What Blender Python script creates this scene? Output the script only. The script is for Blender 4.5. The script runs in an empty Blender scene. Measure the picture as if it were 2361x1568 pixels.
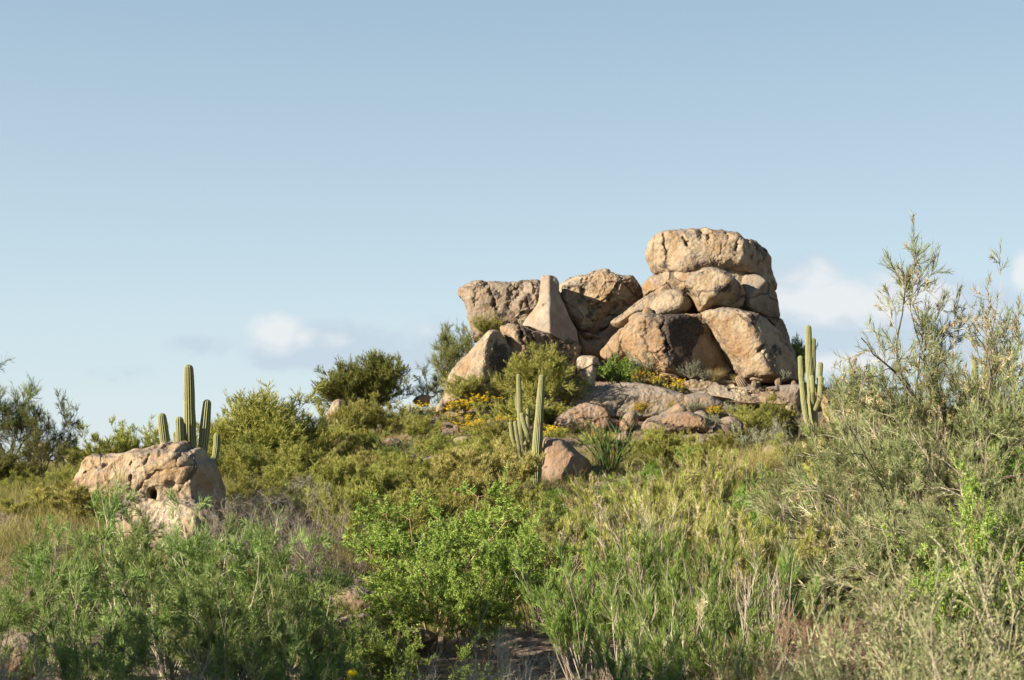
import bpy, math, random
import numpy as np
from mathutils import Vector, noise
R_ = math.radians
FD, CX, HZ, EZ = 3279.0, 1180.5, 1060.6, 5.0      # focal length, principal column, horizon row (photo measured at 2361 px wide), eye height
scene = bpy.context.scene
COL = scene.collection
rng = np.random.default_rng(7)
random.seed(7)

def at(x, y, Y):
    return Vector(((x - CX) / FD * Y, Y, EZ + (HZ - y) / FD * Y))

def link(o, parent=None):
    COL.objects.link(o)
    if parent is not None:
        o.parent = parent
    return o

def tag(o, label=None, cat=None, group=None, kind=None):
    if label: o['label'] = label
    if cat: o['category'] = cat
    if group: o['group'] = group
    if kind: o['kind'] = kind
    return o

def empty(name, loc):
    o = bpy.data.objects.new(name, None)
    o.empty_display_size = 0.2
    o.location = loc
    return link(o)

def quad_mesh(name, V, F, mat, smooth=True, attr=None):
    V = np.asarray(V, dtype=np.float32); F = np.asarray(F, dtype=np.int32)
    k = F.shape[1]
    me = bpy.data.meshes.new(name)
    me.vertices.add(len(V)); me.vertices.foreach_set('co', V.ravel())
    me.loops.add(F.size); me.loops.foreach_set('vertex_index', F.ravel())
    me.polygons.add(len(F)); me.polygons.foreach_set('loop_start', np.arange(0, F.size, k, dtype=np.int32))
    if attr is not None:
        a = me.attributes.new(attr[0], 'FLOAT', 'POINT'); a.data.foreach_set('value', np.asarray(attr[1], dtype=np.float32))
    me.update(calc_edges=True)
    me.polygons.foreach_set('use_smooth', np.full(len(F), smooth))
    me.materials.append(mat)
    return me

# ------------------------------------------------------------------ node helpers
class NT:
    def __init__(s, name):
        s.m = bpy.data.materials.new(name); s.m.use_nodes = True
        s.t = s.m.node_tree; s.t.nodes.clear()
    def n(s, typ, ins=None, **kw):
        return nd(s.t, typ, ins, **kw)
    def l(s, a, b): s.t.links.new(a, b)

def nd(t, typ, ins=None, **kw):
    n = t.nodes.new(typ)
    for k, v in kw.items(): setattr(n, k, v)
    for k, v in (ins or {}).items():
        if hasattr(v, 'is_linked') or isinstance(v, bpy.types.NodeSocket): t.links.new(v, n.inputs[k])
        else: n.inputs[k].default_value = v
    return n

def mth(t, op, a, b=None, c=None, clamp=False):
    n = t.nodes.new('ShaderNodeMath'); n.operation = op; n.use_clamp = clamp
    for i, v in enumerate((a, b, c)):
        if v is None: continue
        if isinstance(v, bpy.types.NodeSocket): t.links.new(v, n.inputs[i])
        else: n.inputs[i].default_value = v
    return n.outputs[0]

def mixc(t, f, a, b, blend='MIX'):
    n = t.nodes.new('ShaderNodeMix'); n.data_type = 'RGBA'; n.blend_type = blend
    for i, v in ((0, f), (6, a), (7, b)):
        if isinstance(v, bpy.types.NodeSocket): t.links.new(v, n.inputs[i])
        else: n.inputs[i].default_value = v if i == 0 else (tuple(v) + (1,))[:4]
    return n.outputs[2]

def ramp(t, f, stops):
    n = t.nodes.new('ShaderNodeValToRGB'); e = n.color_ramp.elements
    while len(e) < len(stops): e.new(0.5)
    for el, (p, c) in zip(e, stops):
        el.position = p; el.color = (tuple(c) + (1,))[:4] if not isinstance(c, (int, float)) else (c, c, c, 1)
    t.links.new(f, n.inputs[0]); return n.outputs[0]

def sstep(t, v, a, b):
    n = t.nodes.new('ShaderNodeMapRange'); n.interpolation_type = 'SMOOTHSTEP'
    t.links.new(v, n.inputs[0]); n.inputs[1].default_value = a; n.inputs[2].default_value = b
    return n.outputs[0]

def nz(t, vec, scale, detail=4, rough=0.55, dist=0.0):
    n = nd(t, 'ShaderNodeTexNoise', {'Vector': vec, 'Scale': scale, 'Detail': detail, 'Roughness': rough, 'Distortion': dist})
    return n.outputs['Fac']

def rock_material(name, tan, pale, grey, stain_shade=0.55, grain=1.0, rust=(0.22, 0.125, 0.055), joints=1.0):
    T = NT(name); t = T.t
    geo = T.n('ShaderNodeNewGeometry')
    P = geo.outputs['Position']
    big = nz(t, P, 0.45, 5, 0.6, 0.3)
    mid = nz(t, P, 1.7, 6, 0.62, 0.4)
    fine = nz(t, P, 9.0, 6, 0.7)
    c = mixc(t, sstep(t, mth(t, 'ADD', mth(t, 'MULTIPLY', big, 0.5), mth(t, 'MULTIPLY', nz(t, P, 1.1, 6, 0.65, 0.6), 0.5)), 0.42, 0.58), tan, pale)
    c = mixc(t, mth(t, 'MULTIPLY', sstep(t, mid, 0.50, 0.66), 0.75), c, grey)
    # rusty patches low on faces and black varnish running down in streaks
    st = T.n('ShaderNodeMapping', {'Vector': P, 'Scale': (1.6, 1.6, 0.28)})
    streak = nz(t, st.outputs[0], 1.3, 6, 0.65, 0.5)
    c = mixc(t, mth(t, 'MULTIPLY', sstep(t, nz(t, P, 0.8, 4, 0.6), 0.52, 0.7), 0.55), c, rust)
    c = mixc(t, mth(t, 'MULTIPLY', sstep(t, streak, 0.54, 0.66), stain_shade), c, (0.045, 0.038, 0.036))
    # weathered grey skin on upward faces, and a broken net of joints
    up = T.n('ShaderNodeSeparateXYZ', {0: geo.outputs['Normal']}).outputs[2]
    c = mixc(t, mth(t, 'MULTIPLY', sstep(t, mth(t, 'ADD', up, mth(t, 'MULTIPLY', mth(t, 'SUBTRACT', mid, 0.5), 2.2)), 0.35, 0.95), 0.55), c, (0.165, 0.15, 0.138))
    wp = T.n('ShaderNodeVectorMath', {0: P, 1: T.n('ShaderNodeVectorMath', {0: T.n('ShaderNodeTexNoise', {'Vector': P, 'Scale': 1.1, 'Detail': 4}).outputs['Color'], 1: (0.9, 0.9, 0.9)}, operation='MULTIPLY').outputs[0]}, operation='ADD')
    vd = T.n('ShaderNodeTexVoronoi', {'Vector': wp.outputs[0], 'Scale': 0.42}, feature='DISTANCE_TO_EDGE').outputs['Distance']
    jm = sstep(t, nz(t, P, 0.6, 3), 0.42, 0.56)
    joint = mth(t, 'MULTIPLY', mth(t, 'SUBTRACT', 1.0, sstep(t, vd, 0.004, 0.030)), jm)
    c = mixc(t, mth(t, 'MULTIPLY', joint, 0.8*joints), c, (0.05, 0.04, 0.035))
    sa = T.n('ShaderNodeAttribute'); sa.attribute_name = 'stain_shade'  # painted patches: desert varnish, and extra darkness on faces turned from the sun
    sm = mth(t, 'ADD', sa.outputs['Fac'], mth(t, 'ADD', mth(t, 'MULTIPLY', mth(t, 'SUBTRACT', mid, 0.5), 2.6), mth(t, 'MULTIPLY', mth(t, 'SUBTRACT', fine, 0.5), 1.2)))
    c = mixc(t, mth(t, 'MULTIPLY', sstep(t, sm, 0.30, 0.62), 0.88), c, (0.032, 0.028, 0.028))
    c = mixc(t, mth(t, 'MULTIPLY', sstep(t, fine, 0.56, 0.74), 0.55), c, (0.10, 0.075, 0.06))
    c = mixc(t, mth(t, 'MULTIPLY', sstep(t, nz(t, P, 14.0, 3, 0.6), 0.56, 0.7), 0.5), c, pale)
    vor = T.n('ShaderNodeTexVoronoi', {'Vector': P, 'Scale': 5.0, 'Detail': 3.0})
    h = mth(t, 'ADD', mth(t, 'MULTIPLY', fine, 0.6), mth(t, 'MULTIPLY', mid, 1.2))
    h = mth(t, 'SUBTRACT', h, mth(t, 'MULTIPLY', joint, 2.0*joints))
    h = mth(t, 'ADD', h, mth(t, 'MULTIPLY', vor.outputs['Distance'], 0.35))
    h = mth(t, 'ADD', h, mth(t, 'MULTIPLY', nz(t, P, 28.0, 4, 0.7), 0.25))
    b = T.n('ShaderNodeBump', {'Height': h, 'Strength': 0.6 * grain, 'Distance': 0.09})
    p = T.n('ShaderNodeBsdfPrincipled', {'Base Color': c, 'Roughness': 0.92, 'Normal': b.outputs[0]})
    p.inputs['Specular IOR Level'].default_value = 0.15
    o = T.n('ShaderNodeOutputMaterial', {'Surface': p.outputs[0]})
    return T.m

M = {}
M['rock'] = rock_material('granite', (0.205, 0.139, 0.081), (0.289, 0.235, 0.164), (0.148, 0.125, 0.101))
M['rock_grey'] = rock_material('grey_granite', (0.179, 0.139, 0.100), (0.251, 0.209, 0.158), (0.118, 0.101, 0.087), 0.4)
M['rock_smooth'] = rock_material('smooth_grey_granite', (0.215, 0.175, 0.135), (0.28, 0.24, 0.19), (0.16, 0.14, 0.12), 0.1, 0.6, joints=0.0)
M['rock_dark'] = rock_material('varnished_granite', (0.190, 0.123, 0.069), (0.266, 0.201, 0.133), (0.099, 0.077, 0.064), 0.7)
M['rock_gold'] = rock_material('golden_granite', (0.285, 0.20, 0.115), (0.37, 0.31, 0.23), (0.235, 0.195, 0.165), 0.3, 1.5, (0.289, 0.149, 0.049))
M['rock_pink'] = rock_material('pink_granite', (0.201, 0.138, 0.091), (0.236, 0.171, 0.120), (0.152, 0.118, 0.091), 0.15, 1.3)

# ------------------------------------------------------------------ terrain
TX = np.array([-30., -16, -10, -5, 0, 6, 12, 18, 30])
TY = np.array([0., 8, 12, 17, 24, 30, 37, 45, 52, 58, 63, 70, 85, 120, 300, 4000])
TZ = np.array([
 [-1.7]*9,
 [-2.0,-2.2,-2.2,-2.2,-2.2,-2.0,-1.8,-1.7,-1.7],
 [-2.6,-2.8,-2.9,-3.0,-3.0,-2.8,-2.3,-2.0,-1.8],
 [-2.8,-3.0,-3.3,-3.5,-3.6,-3.4,-2.8,-2.3,-2.0],
 [-2.7,-2.8,-3.2,-3.5,-3.6,-3.4,-2.8,-2.2,-2.0],
 [-2.0,-2.0,-1.9,-2.7,-3.1,-2.9,-2.3,-1.8,-1.6],
 [-1.4,-1.2,-.9,-1.6,-2.2,-2.1,-1.6,-1.2,-1.0],
 [-1.0,-.8,-.8,-1.0,-1.15,-1.0,-.5,-.4,-.5],
 [-.7,-.5,-.3,.0,.0,-.1,.3,.2,-.2],
 [-.6,-.5,.1,.9,1.2,1.15,1.3,1.2,.4],
 [-.6,-.4,.4,1.8,3.2,3.7,3.5,2.4,.6],
 [-.6,-.4,.3,1.6,3.2,3.6,3.2,2.0,.5],
 [-.8,-.6,-.3,.2,.8,1.0,.8,.2,-.3],
 [-1.0]*9, [-1.5]*9, [-4.0]*9])

def ground_np(X, Y):
    X = np.clip(np.asarray(X, float), TX[0], TX[-1]); Y = np.clip(np.asarray(Y, float), TY[0], TY[-1])
    i = np.clip(np.searchsorted(TX, X) - 1, 0, len(TX) - 2); j = np.clip(np.searchsorted(TY, Y) - 1, 0, len(TY) - 2)
    u = (X - TX[i]) / (TX[i+1] - TX[i]); v = (Y - TY[j]) / (TY[j+1] - TY[j])
    u = u*u*(3-2*u)*0.5 + u*0.5; v = v*v*(3-2*v)*0.5 + v*0.5
    z = (TZ[j,i]*(1-u) + TZ[j,i+1]*u)*(1-v) + (TZ[j+1,i]*(1-u) + TZ[j+1,i+1]*u)*v
    w = np.sin(X*0.9+1.3)*np.cos(Y*0.7)*0.10 + np.sin(X*2.1+Y*1.7)*0.05 + np.sin(X*4.3-Y*3.1)*0.025
    return z + w*np.clip(1.5 - Y/120, 0, 1) + EZ
def ground(X, Y): return float(ground_np(X, Y))

def build_ground():
    xs = np.concatenate([-np.geomspace(3500, 42, 26), np.arange(-40, 40.1, 0.4), np.geomspace(42, 3500, 26)])
    ys = np.concatenate([[-900, -300, -80, -20, -5], np.arange(0, 92, 0.4), np.geomspace(93, 3800, 40)])
    X, Y = np.meshgrid(xs, ys)
    Z = ground_np(X, Y)
    V = np.stack([X, Y, Z], -1).reshape(-1, 3)
    nx, ny = len(xs), len(ys)
    a = (np.arange(ny-1)[:, None]*nx + np.arange(nx-1)[None]).ravel()
    F = np.stack([a, a+1, a+1+nx, a+nx], 1)
    T = NT('desert_soil'); t = T.t
    P = T.n('ShaderNodeNewGeometry').outputs['Position']
    c = mixc(t, sstep(t, nz(t, P, 0.35, 5), 0.4, 0.62), (0.15, 0.11, 0.08), (0.20, 0.15, 0.11))
    c = mixc(t, mth(t, 'MULTIPLY', sstep(t, nz(t, P, 6.0, 5, 0.7), 0.52, 0.68), 0.6), c, (0.11, 0.085, 0.062))
    c = mixc(t, mth(t, 'MULTIPLY', sstep(t, nz(t, P, 22.0, 3, 0.7), 0.58, 0.7), 0.7), c, (0.32, 0.26, 0.20))
    vor = T.n('ShaderNodeTexVoronoi', {'Vector': P, 'Scale': 7.0})
    h = mth(t, 'ADD', nz(t, P, 5.0, 6, 0.7), mth(t, 'MULTIPLY', vor.outputs['Distance'], -0.4))
    b = T.n('ShaderNodeBump', {'Height': h, 'Strength': 0.9, 'Distance': 0.12})
    p = T.n('ShaderNodeBsdfPrincipled', {'Base Color': c, 'Roughness': 0.95, 'Normal': b.outputs[0]})
    T.n('ShaderNodeOutputMaterial', {'Surface': p.outputs[0]})
    o = link(bpy.data.objects.new('ground', quad_mesh('ground', V, F, T.m)))
    tag(o, kind='structure')
build_ground()

# distant hills behind everything
def build_hills():
    T = NT('far_hill_haze_tint'); t = T.t
    P = T.n('ShaderNodeNewGeometry').outputs['Position']
    c = mixc(t, nz(t, P, 0.01, 5), (0.10, 0.14, 0.20), (0.15, 0.19, 0.25))  # blue of the distant haze is put into the hill colour
    p = T.n('ShaderNodeBsdfPrincipled', {'Base Color': c, 'Roughness': 1.0})
    T.n('ShaderNodeOutputMaterial', {'Surface': p.outputs[0]})
    xs = np.linspace(-2600, 2600, 180); ys = np.linspace(0, 1, 16)
    prof = np.array([18 + 16*noise.fractal(Vector((x*0.0023, 3.1, 0)), 0.9, 2.0, 5) + 5*math.sin(x*0.004) for x in xs]).clip(4)
    X, S = np.meshgrid(xs, ys)
    Z = EZ - 4 + (prof[None] + 4) * np.sin(S*np.pi)
    Y = 2900 + 500*S
    V = np.stack([X, Y, Z], -1).reshape(-1, 3); nx = len(xs)
    a = (np.arange(len(ys)-1)[:, None]*nx + np.arange(nx-1)[None]).ravel()
    o = link(bpy.data.objects.new('hills', quad_mesh('hills', V, np.stack([a, a+1, a+1+nx, a+nx], 1), T.m)))
    tag(o, kind='structure')
build_hills()
# ------------------------------------------------------------------ boulders
# frames of measurement: (origin x, origin y, size of one unit) on the photo at 2361 px wide
C1 = (0, 749.4, .2941); C2 = (576.4, 749.4, .2941); C3 = (1008.8, 507.3, .2279); C4 = (1412.3, 507.3, .2279)
C5 = (1210.5, 778.2, .29298); C6 = (1787, 518.8, .36756); CA = (144.1, 807, .2758); CB = (979.9, 778.2, .2389); DD = (0, 0, 1)
def cv(c, pts): return [(c[0] + p[0]*c[2], c[1] + p[1]*c[2]) for p in pts]

def spline(pts, n):
    P = np.array(pts, float); m = len(P)
    out = []
    for i in range(m):
        p0, p1, p2, p3 = P[i-1], P[i], P[(i+1) % m], P[(i+2) % m]
        t = np.linspace(0, 1, 12, endpoint=False)[:, None]
        a = 0.5
        out.append(p1 + 0.5*a*2*(t*(p2-p0)*0.5*2*0.5*2*0.5) + t*t*(-0) + (0) if False else
                   0.5*((2*p1) + (-p0+p2)*t + (2*p0-5*p1+4*p2-p3)*t**2 + (-p0+3*p1-3*p2+p3)*t**3))
    Q = np.concatenate(out)
    seg = np.linalg.norm(np.roll(Q, -1, 0) - Q, axis=1); L = np.concatenate([[0], np.cumsum(seg)])
    u = np.linspace(0, L[-1], n, endpoint=False)
    QQ = np.concatenate([Q, Q[:1]])
    return np.stack([np.interp(u, L, QQ[:, 0]), np.interp(u, L, QQ[:, 1])], 1)

def segdist(P, A, B):
    d = B - A; L2 = (d*d).sum(-1) + 1e-9
    t = np.clip(((P[:, None, :] - A[None])*d[None]).sum(-1)/L2[None], 0, 1)
    q = A[None] + t[..., None]*d[None]
    return np.sqrt(((P[:, None, :] - q)**2).sum(-1)).min(1)

BOULDERS = []
def on_ground(pts, Y):
    """the distance near Y at which the boulder's lower edge meets the terrain"""
    a = np.array(pts); x = a[:, 0].mean(); y = a[:, 1].max() - 0.12*np.ptp(a[:, 1])
    best = (1e9, Y)
    for q in np.linspace(Y*0.72, Y*1.25, 200):
        g = abs(ground((x-CX)/FD*q, q) - (EZ + (HZ-y)/FD*q)) + 0.02*abs(q-Y)
        if g < best[0]: best = (g, q)
    return best[1]
def rock(frame, outline, Y, depth, label, W=None, facets=(), cracks=(), pits=(), amp=1.0, mat='rock', name='boulder', center=None,
         back=None, res=1.0, chip=0.0, k=0.10, cat='boulder', group=None, lean=(0, 0), power=2.0, sit=False, stain_shades=()):
    """A closed boulder: its outline at distance Y, rounded towards its edge, cut by facets (x, y, h, dh/dx, dh/dy), cracked along polylines."""
    s = frame[2]
    if Y is None or sit:
        Y = on_ground(cv(frame, outline), Y)
    O = spline(cv(frame, outline), 260)
    ppm = FD / Y                                  # photo px per metre
    size = max(np.ptp(O[:, 0]), np.ptp(O[:, 1]))
    ns = int(np.clip(size*1.5*res, 60, 300)); nr = int(np.clip(size*0.42*res, 18, 90))
    O = spline(cv(frame, outline), ns)
    c = np.array(cv(frame, [center])[0]) if center else O.mean(0)
    depth *= s; W = (W*s if W else None)
    si = np.sin(np.linspace(0, 1, nr+1)[1:] * math.pi/2)
    G = c[None, None] + si[:, None, None]*(O - c)[None]         # (nr, ns, 2)
    P2 = np.concatenate([c[None], G.reshape(-1, 2)])
    d = segdist(P2, O, np.roll(O, -1, 0))
    inr = d.max()
    Wd = min(W or inr*0.9, inr)
    t = np.clip(d/Wd, 0, 1)
    q = (1 - (1-t)**power)**(1/power)
    h = depth*q
    if facets:
        kk = k*depth
        hs = [h]
        for (fx, fy, h0, gx, gy) in facets:
            fxy = cv(frame, [(fx, fy)])[0]
            hs.append(h0*s + gx*(P2[:, 0]-fxy[0]) + gy*(P2[:, 1]-fxy[1]))
        H = np.stack(hs); mn = H.min(0)
        h = mn - kk*np.log(np.exp(-(H-mn)/kk).sum(0)) + kk*math.log(1.0)
        h = np.maximum(h, 0.12*depth*q)
    # relax, keeping the rim
    hg = h[1:].reshape(nr, ns).copy()
    for _ in range(3):
        a = hg.copy()
        a[1:-1] = 0.25*(hg[:-2] + hg[2:] + np.roll(hg, 1, 1)[1:-1] + np.roll(hg, -1, 1)[1:-1])
        hg[1:-1] = 0.5*hg[1:-1] + 0.5*a[1:-1]
    h[1:] = hg.ravel(); h[0] = hg[0].mean()
    wob = None; f_ = 0.09/max(s/.23, 1)
    for cr in cracks:
        w, dep, pl = cr
        pl = np.array(cv(frame, pl))
        if wob is None: wob = np.array([[noise.fractal(Vector((x*f_, y*f_, 1.7)), .8, 2.0, 4), noise.fractal(Vector((x*f_, y*f_, 9.2)), .8, 2.0, 4), noise.noise(Vector((x*f_*.8, y*f_*.8, 4.4)))] for x, y in P2])
        dd = segdist(P2 + wob[:, :2]*w*s*1.6, pl[:-1], pl[1:])
        wd = w*s*(0.95 + 0.9*wob[:, 2]).clip(.35, 2)
        h = h - dep*s*(0.8+0.9*wob[:, 2]).clip(.1, 1.4)*np.exp(-(dd/wd)**2)*np.clip(q*1.5, 0, 1)
    for (px, py, rx, ry, dep) in pits:
        p = cv(frame, [(px, py)])[0]
        e = ((P2[:, 0]-p[0])/(rx*s))**2 + ((P2[:, 1]-p[1])/(ry*s))**2
        h = h - dep*s*np.exp(-e**2)
    stn = np.zeros(len(P2))  # varnish patches; several also paint shade onto unlit right-hand faces
    for (px, py, rx, ry, k_) in stain_shades:
        p = cv(frame, [(px, py)])[0]
        e = ((P2[:, 0]-p[0])/(rx*s))**2 + ((P2[:, 1]-p[1])/(ry*s))**2
        stn = np.maximum(stn, k_*np.clip(1.25-e, 0, 1))
    bk = (back*s if back else depth*0.9)*q
    n1 = len(P2)
    # verts: front all, back without the rim ring
    nb = 1 + (nr-1)*ns
    o0 = P2.mean(0)
    def W3(p, hh):
        X = (p[:, 0]-CX)/FD*Y; Z = EZ + (HZ-p[:, 1])/FD*Y
        return np.stack([X, Y - hh/ppm, Z], 1)
    V = np.concatenate([W3(P2, h), W3(P2[:nb], -bk[:nb])])
    V[:, 1] += lean[0]*(V[:, 0]-V[:, 0].mean()) + lean[1]*(V[:, 2]-V[:, 2].mean())
    F = []
    j = np.arange(ns); jn = (j+1) % ns
    tri = [np.stack([np.zeros(ns, int), 1+j, 1+jn], 1)]
    quads = []
    for i in range(nr-1):
        a = 1+i*ns; b = a+ns
        quads.append(np.stack([a+j, b+j, b+jn, a+jn], 1))
    off = n1
    tri.append(np.stack([np.full(ns, off), off+1+jn, off+1+j], 1))
    for i in range(nr-2):
        a = off+1+i*ns; b = a+ns
        quads.append(np.stack([a+jn, b+jn, b+j, a+j], 1))
    a = off+1+(nr-2)*ns; b = 1+(nr-1)*ns
    quads.append(np.stack([a+jn, b+jn, b+j, a+j], 1))
    org = Vector(((O[:, 0].mean()-CX)/FD*Y, Y, float(V[:, 2].min())))
    V = V - np.array(org)
    faces = [tuple(x) for x in np.concatenate(tri)] + [tuple(x) for x in np.concatenate(quads)]
    me = bpy.data.meshes.new(name)
    me.from_pydata([tuple(v) for v in V], [], [tuple(int(i) for i in f) for f in faces]); me.update()
    at_ = me.attributes.new('stain_shade', 'FLOAT', 'POINT'); at_.data.foreach_set('value', np.concatenate([stn, np.zeros(nb)]).astype(np.float32))
    N = np.zeros(len(V)*3, np.float32); me.vertex_normals.foreach_get('vector', N); N = N.reshape(-1, 3)
    sc = size/ppm                                   # size in metres
    A = 0.020*amp*min(sc, 3.0)
    seed = Vector((random.uniform(0, 50), random.uniform(0, 50), random.uniform(0, 50)))
    dsp = np.empty(len(V))
    for i, v in enumerate(V):
        p = Vector(v) + seed
        x = A*2.0*noise.fractal(p*(1.5/max(sc, .8)), 0.9, 2.1, 2) + A*0.9*noise.fractal(p*2.0, 0.75, 2.2, 4) 
        x += A*0.35*noise.noise(p*9.0)
        if chip:
            f = noise.voronoi(p*chip_freq(sc))[0]
            x -= chip*A*2.2*max(0.0, 0.22-(f[1]-f[0]))/0.22
            x += chip*A*1.0*noise.cell(p*3.1)*0.3
        dsp[i] = x
    V = V + N*dsp[:, None]
    me.vertices.foreach_set('co', V.astype(np.float32).ravel()); me.update()
    me.polygons.foreach_set('use_smooth', np.full(len(me.polygons), True))
    me.materials.append(M[mat])
    o = bpy.data.objects.new(name, me); o.location = org; link(o)
    tag(o, label, cat, group)
    BOULDERS.append(o)
    return o
def chip_freq(sc): return 1.5

PILE = 'boulders of the big rock pile'
# --- left half of the pile
rock(C3, [(222,712),(262,688),(330,655),(430,633),(480,648),(600,638),(740,640),(860,618),(1000,625),(1040,645),(1060,760),(1050,900),(980,1010),(900,1100),(700,1170),(520,1200),(380,1230),(352,1130),(325,1000),(300,880),(265,800),(226,765)],
     66.5, 330, 'flat-topped grooved boulder with an overhanging left lip behind the chimney rock', W=120, stain_shades=[(430,720,50,80,.45),(600,780,60,90,.4),(850,700,90,60,.45),(680,950,60,70,.4)], mat='rock_grey', group=PILE,
     facets=[(340,800,190,0.75,0.0),(480,800,250,0.15,0.05),(700,800,280,-0.10,0.1)],
     cracks=[(16,70,[(500,655),(530,720),(552,800),(575,870),(600,930)]),(24,60,[(760,650),(800,720),(825,790),(780,860),(762,900)]),(30,25,[(690,650),(720,760),(740,860)]),(25,30,[(400,660),(390,760),(400,860)])],
     pits=[(240,740,30,26,40)], amp=.9, chip=.15)
rock(C3, [(900,672),(960,660),(1030,690),(1060,800),(1040,930),(960,1040),(870,1090),(835,1030),(778,935),(770,890),(812,820),(850,740)],
     65.6, 170, 'narrow pitted boulder wedged between the flat-topped block and the chimney rock', stain_shades=[(920,820,40,80,.6),(860,940,30,60,.5)], mat='rock_grey', group=PILE, amp=2.2, chip=.6,
     pits=[(905,855,25,45,30),(860,850,16,26,25),(930,940,20,40,25)])
rock(C3, [(1055,568),(1110,565),(1190,582),(1215,610),(1228,650),(1230,720),(1248,800),(1285,880),(1340,990),(1385,1080),(1412,1150),(1418,1250),(1330,1270),(1200,1230),(1080,1180),(1000,1130),(930,1090),(872,1075),(862,1050),(910,980),(960,920),(1000,860),(1022,790),(1035,700),(1045,620)],
     64.1, 420, 'smooth chimney-shaped rock with a narrow square top and flaring foot', W=60, center=(1140,980), mat='rock_smooth', group=PILE, amp=.4, k=.04,
     facets=[(1125,700,125,1.0,0.47),(1125,700,125,-1.15,0.47)])
rock(C3, [(1228,700),(1250,665),(1320,620),(1400,590),(1500,570),(1590,540),(1660,522),(1710,525),(1760,555),(1830,580),(1930,585),(1970,610),(2000,650),(2050,720),(2095,770),(2050,840),(1980,920),(1900,980),(1820,1040),(1740,1090),(1640,1140),(1540,1180),(1480,1170),(1420,1145),(1380,1060),(1330,980),(1280,890),(1240,800)],
     66.8, 480, 'large leaning boulder with a broad sunlit face and broken shaded underside', W=150, stain_shades=[(1560,1010,100,60,.45),(1440,780,50,120,.4),(1900,720,110,60,.35)], group=PILE, amp=1.2, chip=.5, k=.05,
     facets=[(1400,760,300,0.3,0.0),(1840,640,430,-0.72,-0.8),(1700,600,400,0.1,0.9)],
     cracks=[(14,45,[(1850,620),(1790,700),(1740,800),(1640,870),(1560,930)]),(12,60,[(1600,930),(1680,880),(1720,850)]),(14,50,[(1700,980),(1760,900),(1850,890),(1950,880)]),(16,20,[(1460,640),(1450,760),(1430,860)])])
rock(C3, [(640,1120),(660,1080),(740,1062),(830,1070),(940,1095),(1050,1120),(1200,1180),(1330,1230),(1400,1270),(1415,1350),(1400,1450),(1360,1580),(1200,1680),(1000,1700),(700,1700),(640,1500),(680,1250)],
     63.6, 430, 'low dark boulder below the foot of the chimney rock', stain_shades=[(900,1200,120,120,.7),(1200,1350,200,160,.6)], mat='rock_dark', group=PILE, amp=1.6,
     facets=[(760,1110,330,0.7,0.9),(800,1150,370,-0.62,0.1)], cracks=[(22,60,[(820,1080),(850,1180),(880,1300)]),(18,40,[(950,1110),(960,1220),(950,1330)])])
rock(DD, [(1026,915),(1032,885),(1042,862),(1062,832),(1085,805),(1110,780),(1130,764),(1150,764),(1166,780),(1178,802),(1192,832),(1194,885),(1160,925),(1100,940),(1060,935),(1028,935)],
     62.6, 105, 'pale sunlit dome-shaped boulder with a dark right side and rusty streaks', W=40, stain_shades=[(1148,830,22,55,.8),(1140,785,14,20,.5)], group=PILE, amp=1.1, k=.05,
     facets=[(1120,830,84,0.62,0.38),(1122,830,84,-1.15,0.12)], cracks=[(5,10,[(1136,790),(1128,820),(1132,860),(1140,900)])])
rock(C2, [(1855,490),(1900,455),(1945,440),(1955,500),(1930,570),(1900,600),(1870,570)], 61.6, 45, 'small wedge of pale rock at the foot of the dome boulder', group=PILE, amp=1.5)
rock(C3, [(1410,1140),(1500,1190),(1600,1160),(1750,1040),(1860,950),(1950,970),(1960,1080),(1900,1240),(1780,1380),(1640,1430),(1500,1430),(1400,1400)],
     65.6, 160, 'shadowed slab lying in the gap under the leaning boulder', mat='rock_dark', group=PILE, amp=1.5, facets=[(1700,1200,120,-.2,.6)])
rock(C3, [(1640,1350),(1700,1260),(1800,1150),(1890,1065),(1950,1020),(1985,1080),(1975,1200),(1990,1340),(1850,1420),(1700,1420)],
     63.9, 130, 'tilted slab with a sunlit left edge leaning on the stained boulder', group=PILE, facets=[(1800,1200,80,.7,.3),(1820,1200,95,-.6,.2)], amp=1.0)
# --- tower
rock(C4, [(356,280),(385,215),(430,165),(500,130),(600,115),(700,113),(760,98),(860,105),(920,97),(1000,118),(1100,130),(1210,145),(1270,175),(1300,200),(1400,220),(1480,265),(1540,320),(1585,390),(1597,460),(1612,530),(1640,590),(1656,650),(1636,712),(1540,690),(1300,600),(1000,590),(700,610),(475,556),(430,537),(395,490),(370,430),(350,370)],
     65.6, 450, 'huge cracked cap boulder on top of the tallest stack', W=170, center=(950,370), stain_shades=[(500,480,60,60,.45),(1450,380,120,130,.4),(860,210,50,60,.4),(1300,260,50,80,.4)], mat='rock', group=PILE, amp=1.0, chip=.22, k=.06, res=1.15,
     facets=[(480,330,230,0.75,-0.05),(800,250,330,0.12,0.5),(1300,300,370,-1.05,0.12)],
     cracks=[(10,40,[(478,175),(500,270),(512,350),(525,430)]),(13,60,[(680,230),(715,280),(745,335)]),(26,60,[(870,130),(905,190),(900,250)]),(14,70,[(1215,265),(1200,320),(1160,410)]),(13,30,[(1290,180),(1330,250),(1310,330),(1340,440)]),(12,35,[(1120,150),(1090,200),(1130,240)])],
     pits=[(850,200,34,60,30)])
rock(C4, [(750,335),(800,290),(900,250),(1050,225),(1130,238),(1210,275),(1208,315),(1160,395),(1050,400),(900,385),(800,365)],
     64.9, 130, 'lens-shaped rock wedged under the front of the cap boulder', mat='rock_grey', group=PILE, amp=1.4, facets=[(1000,300,320*.3,.1,.3)])
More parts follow.
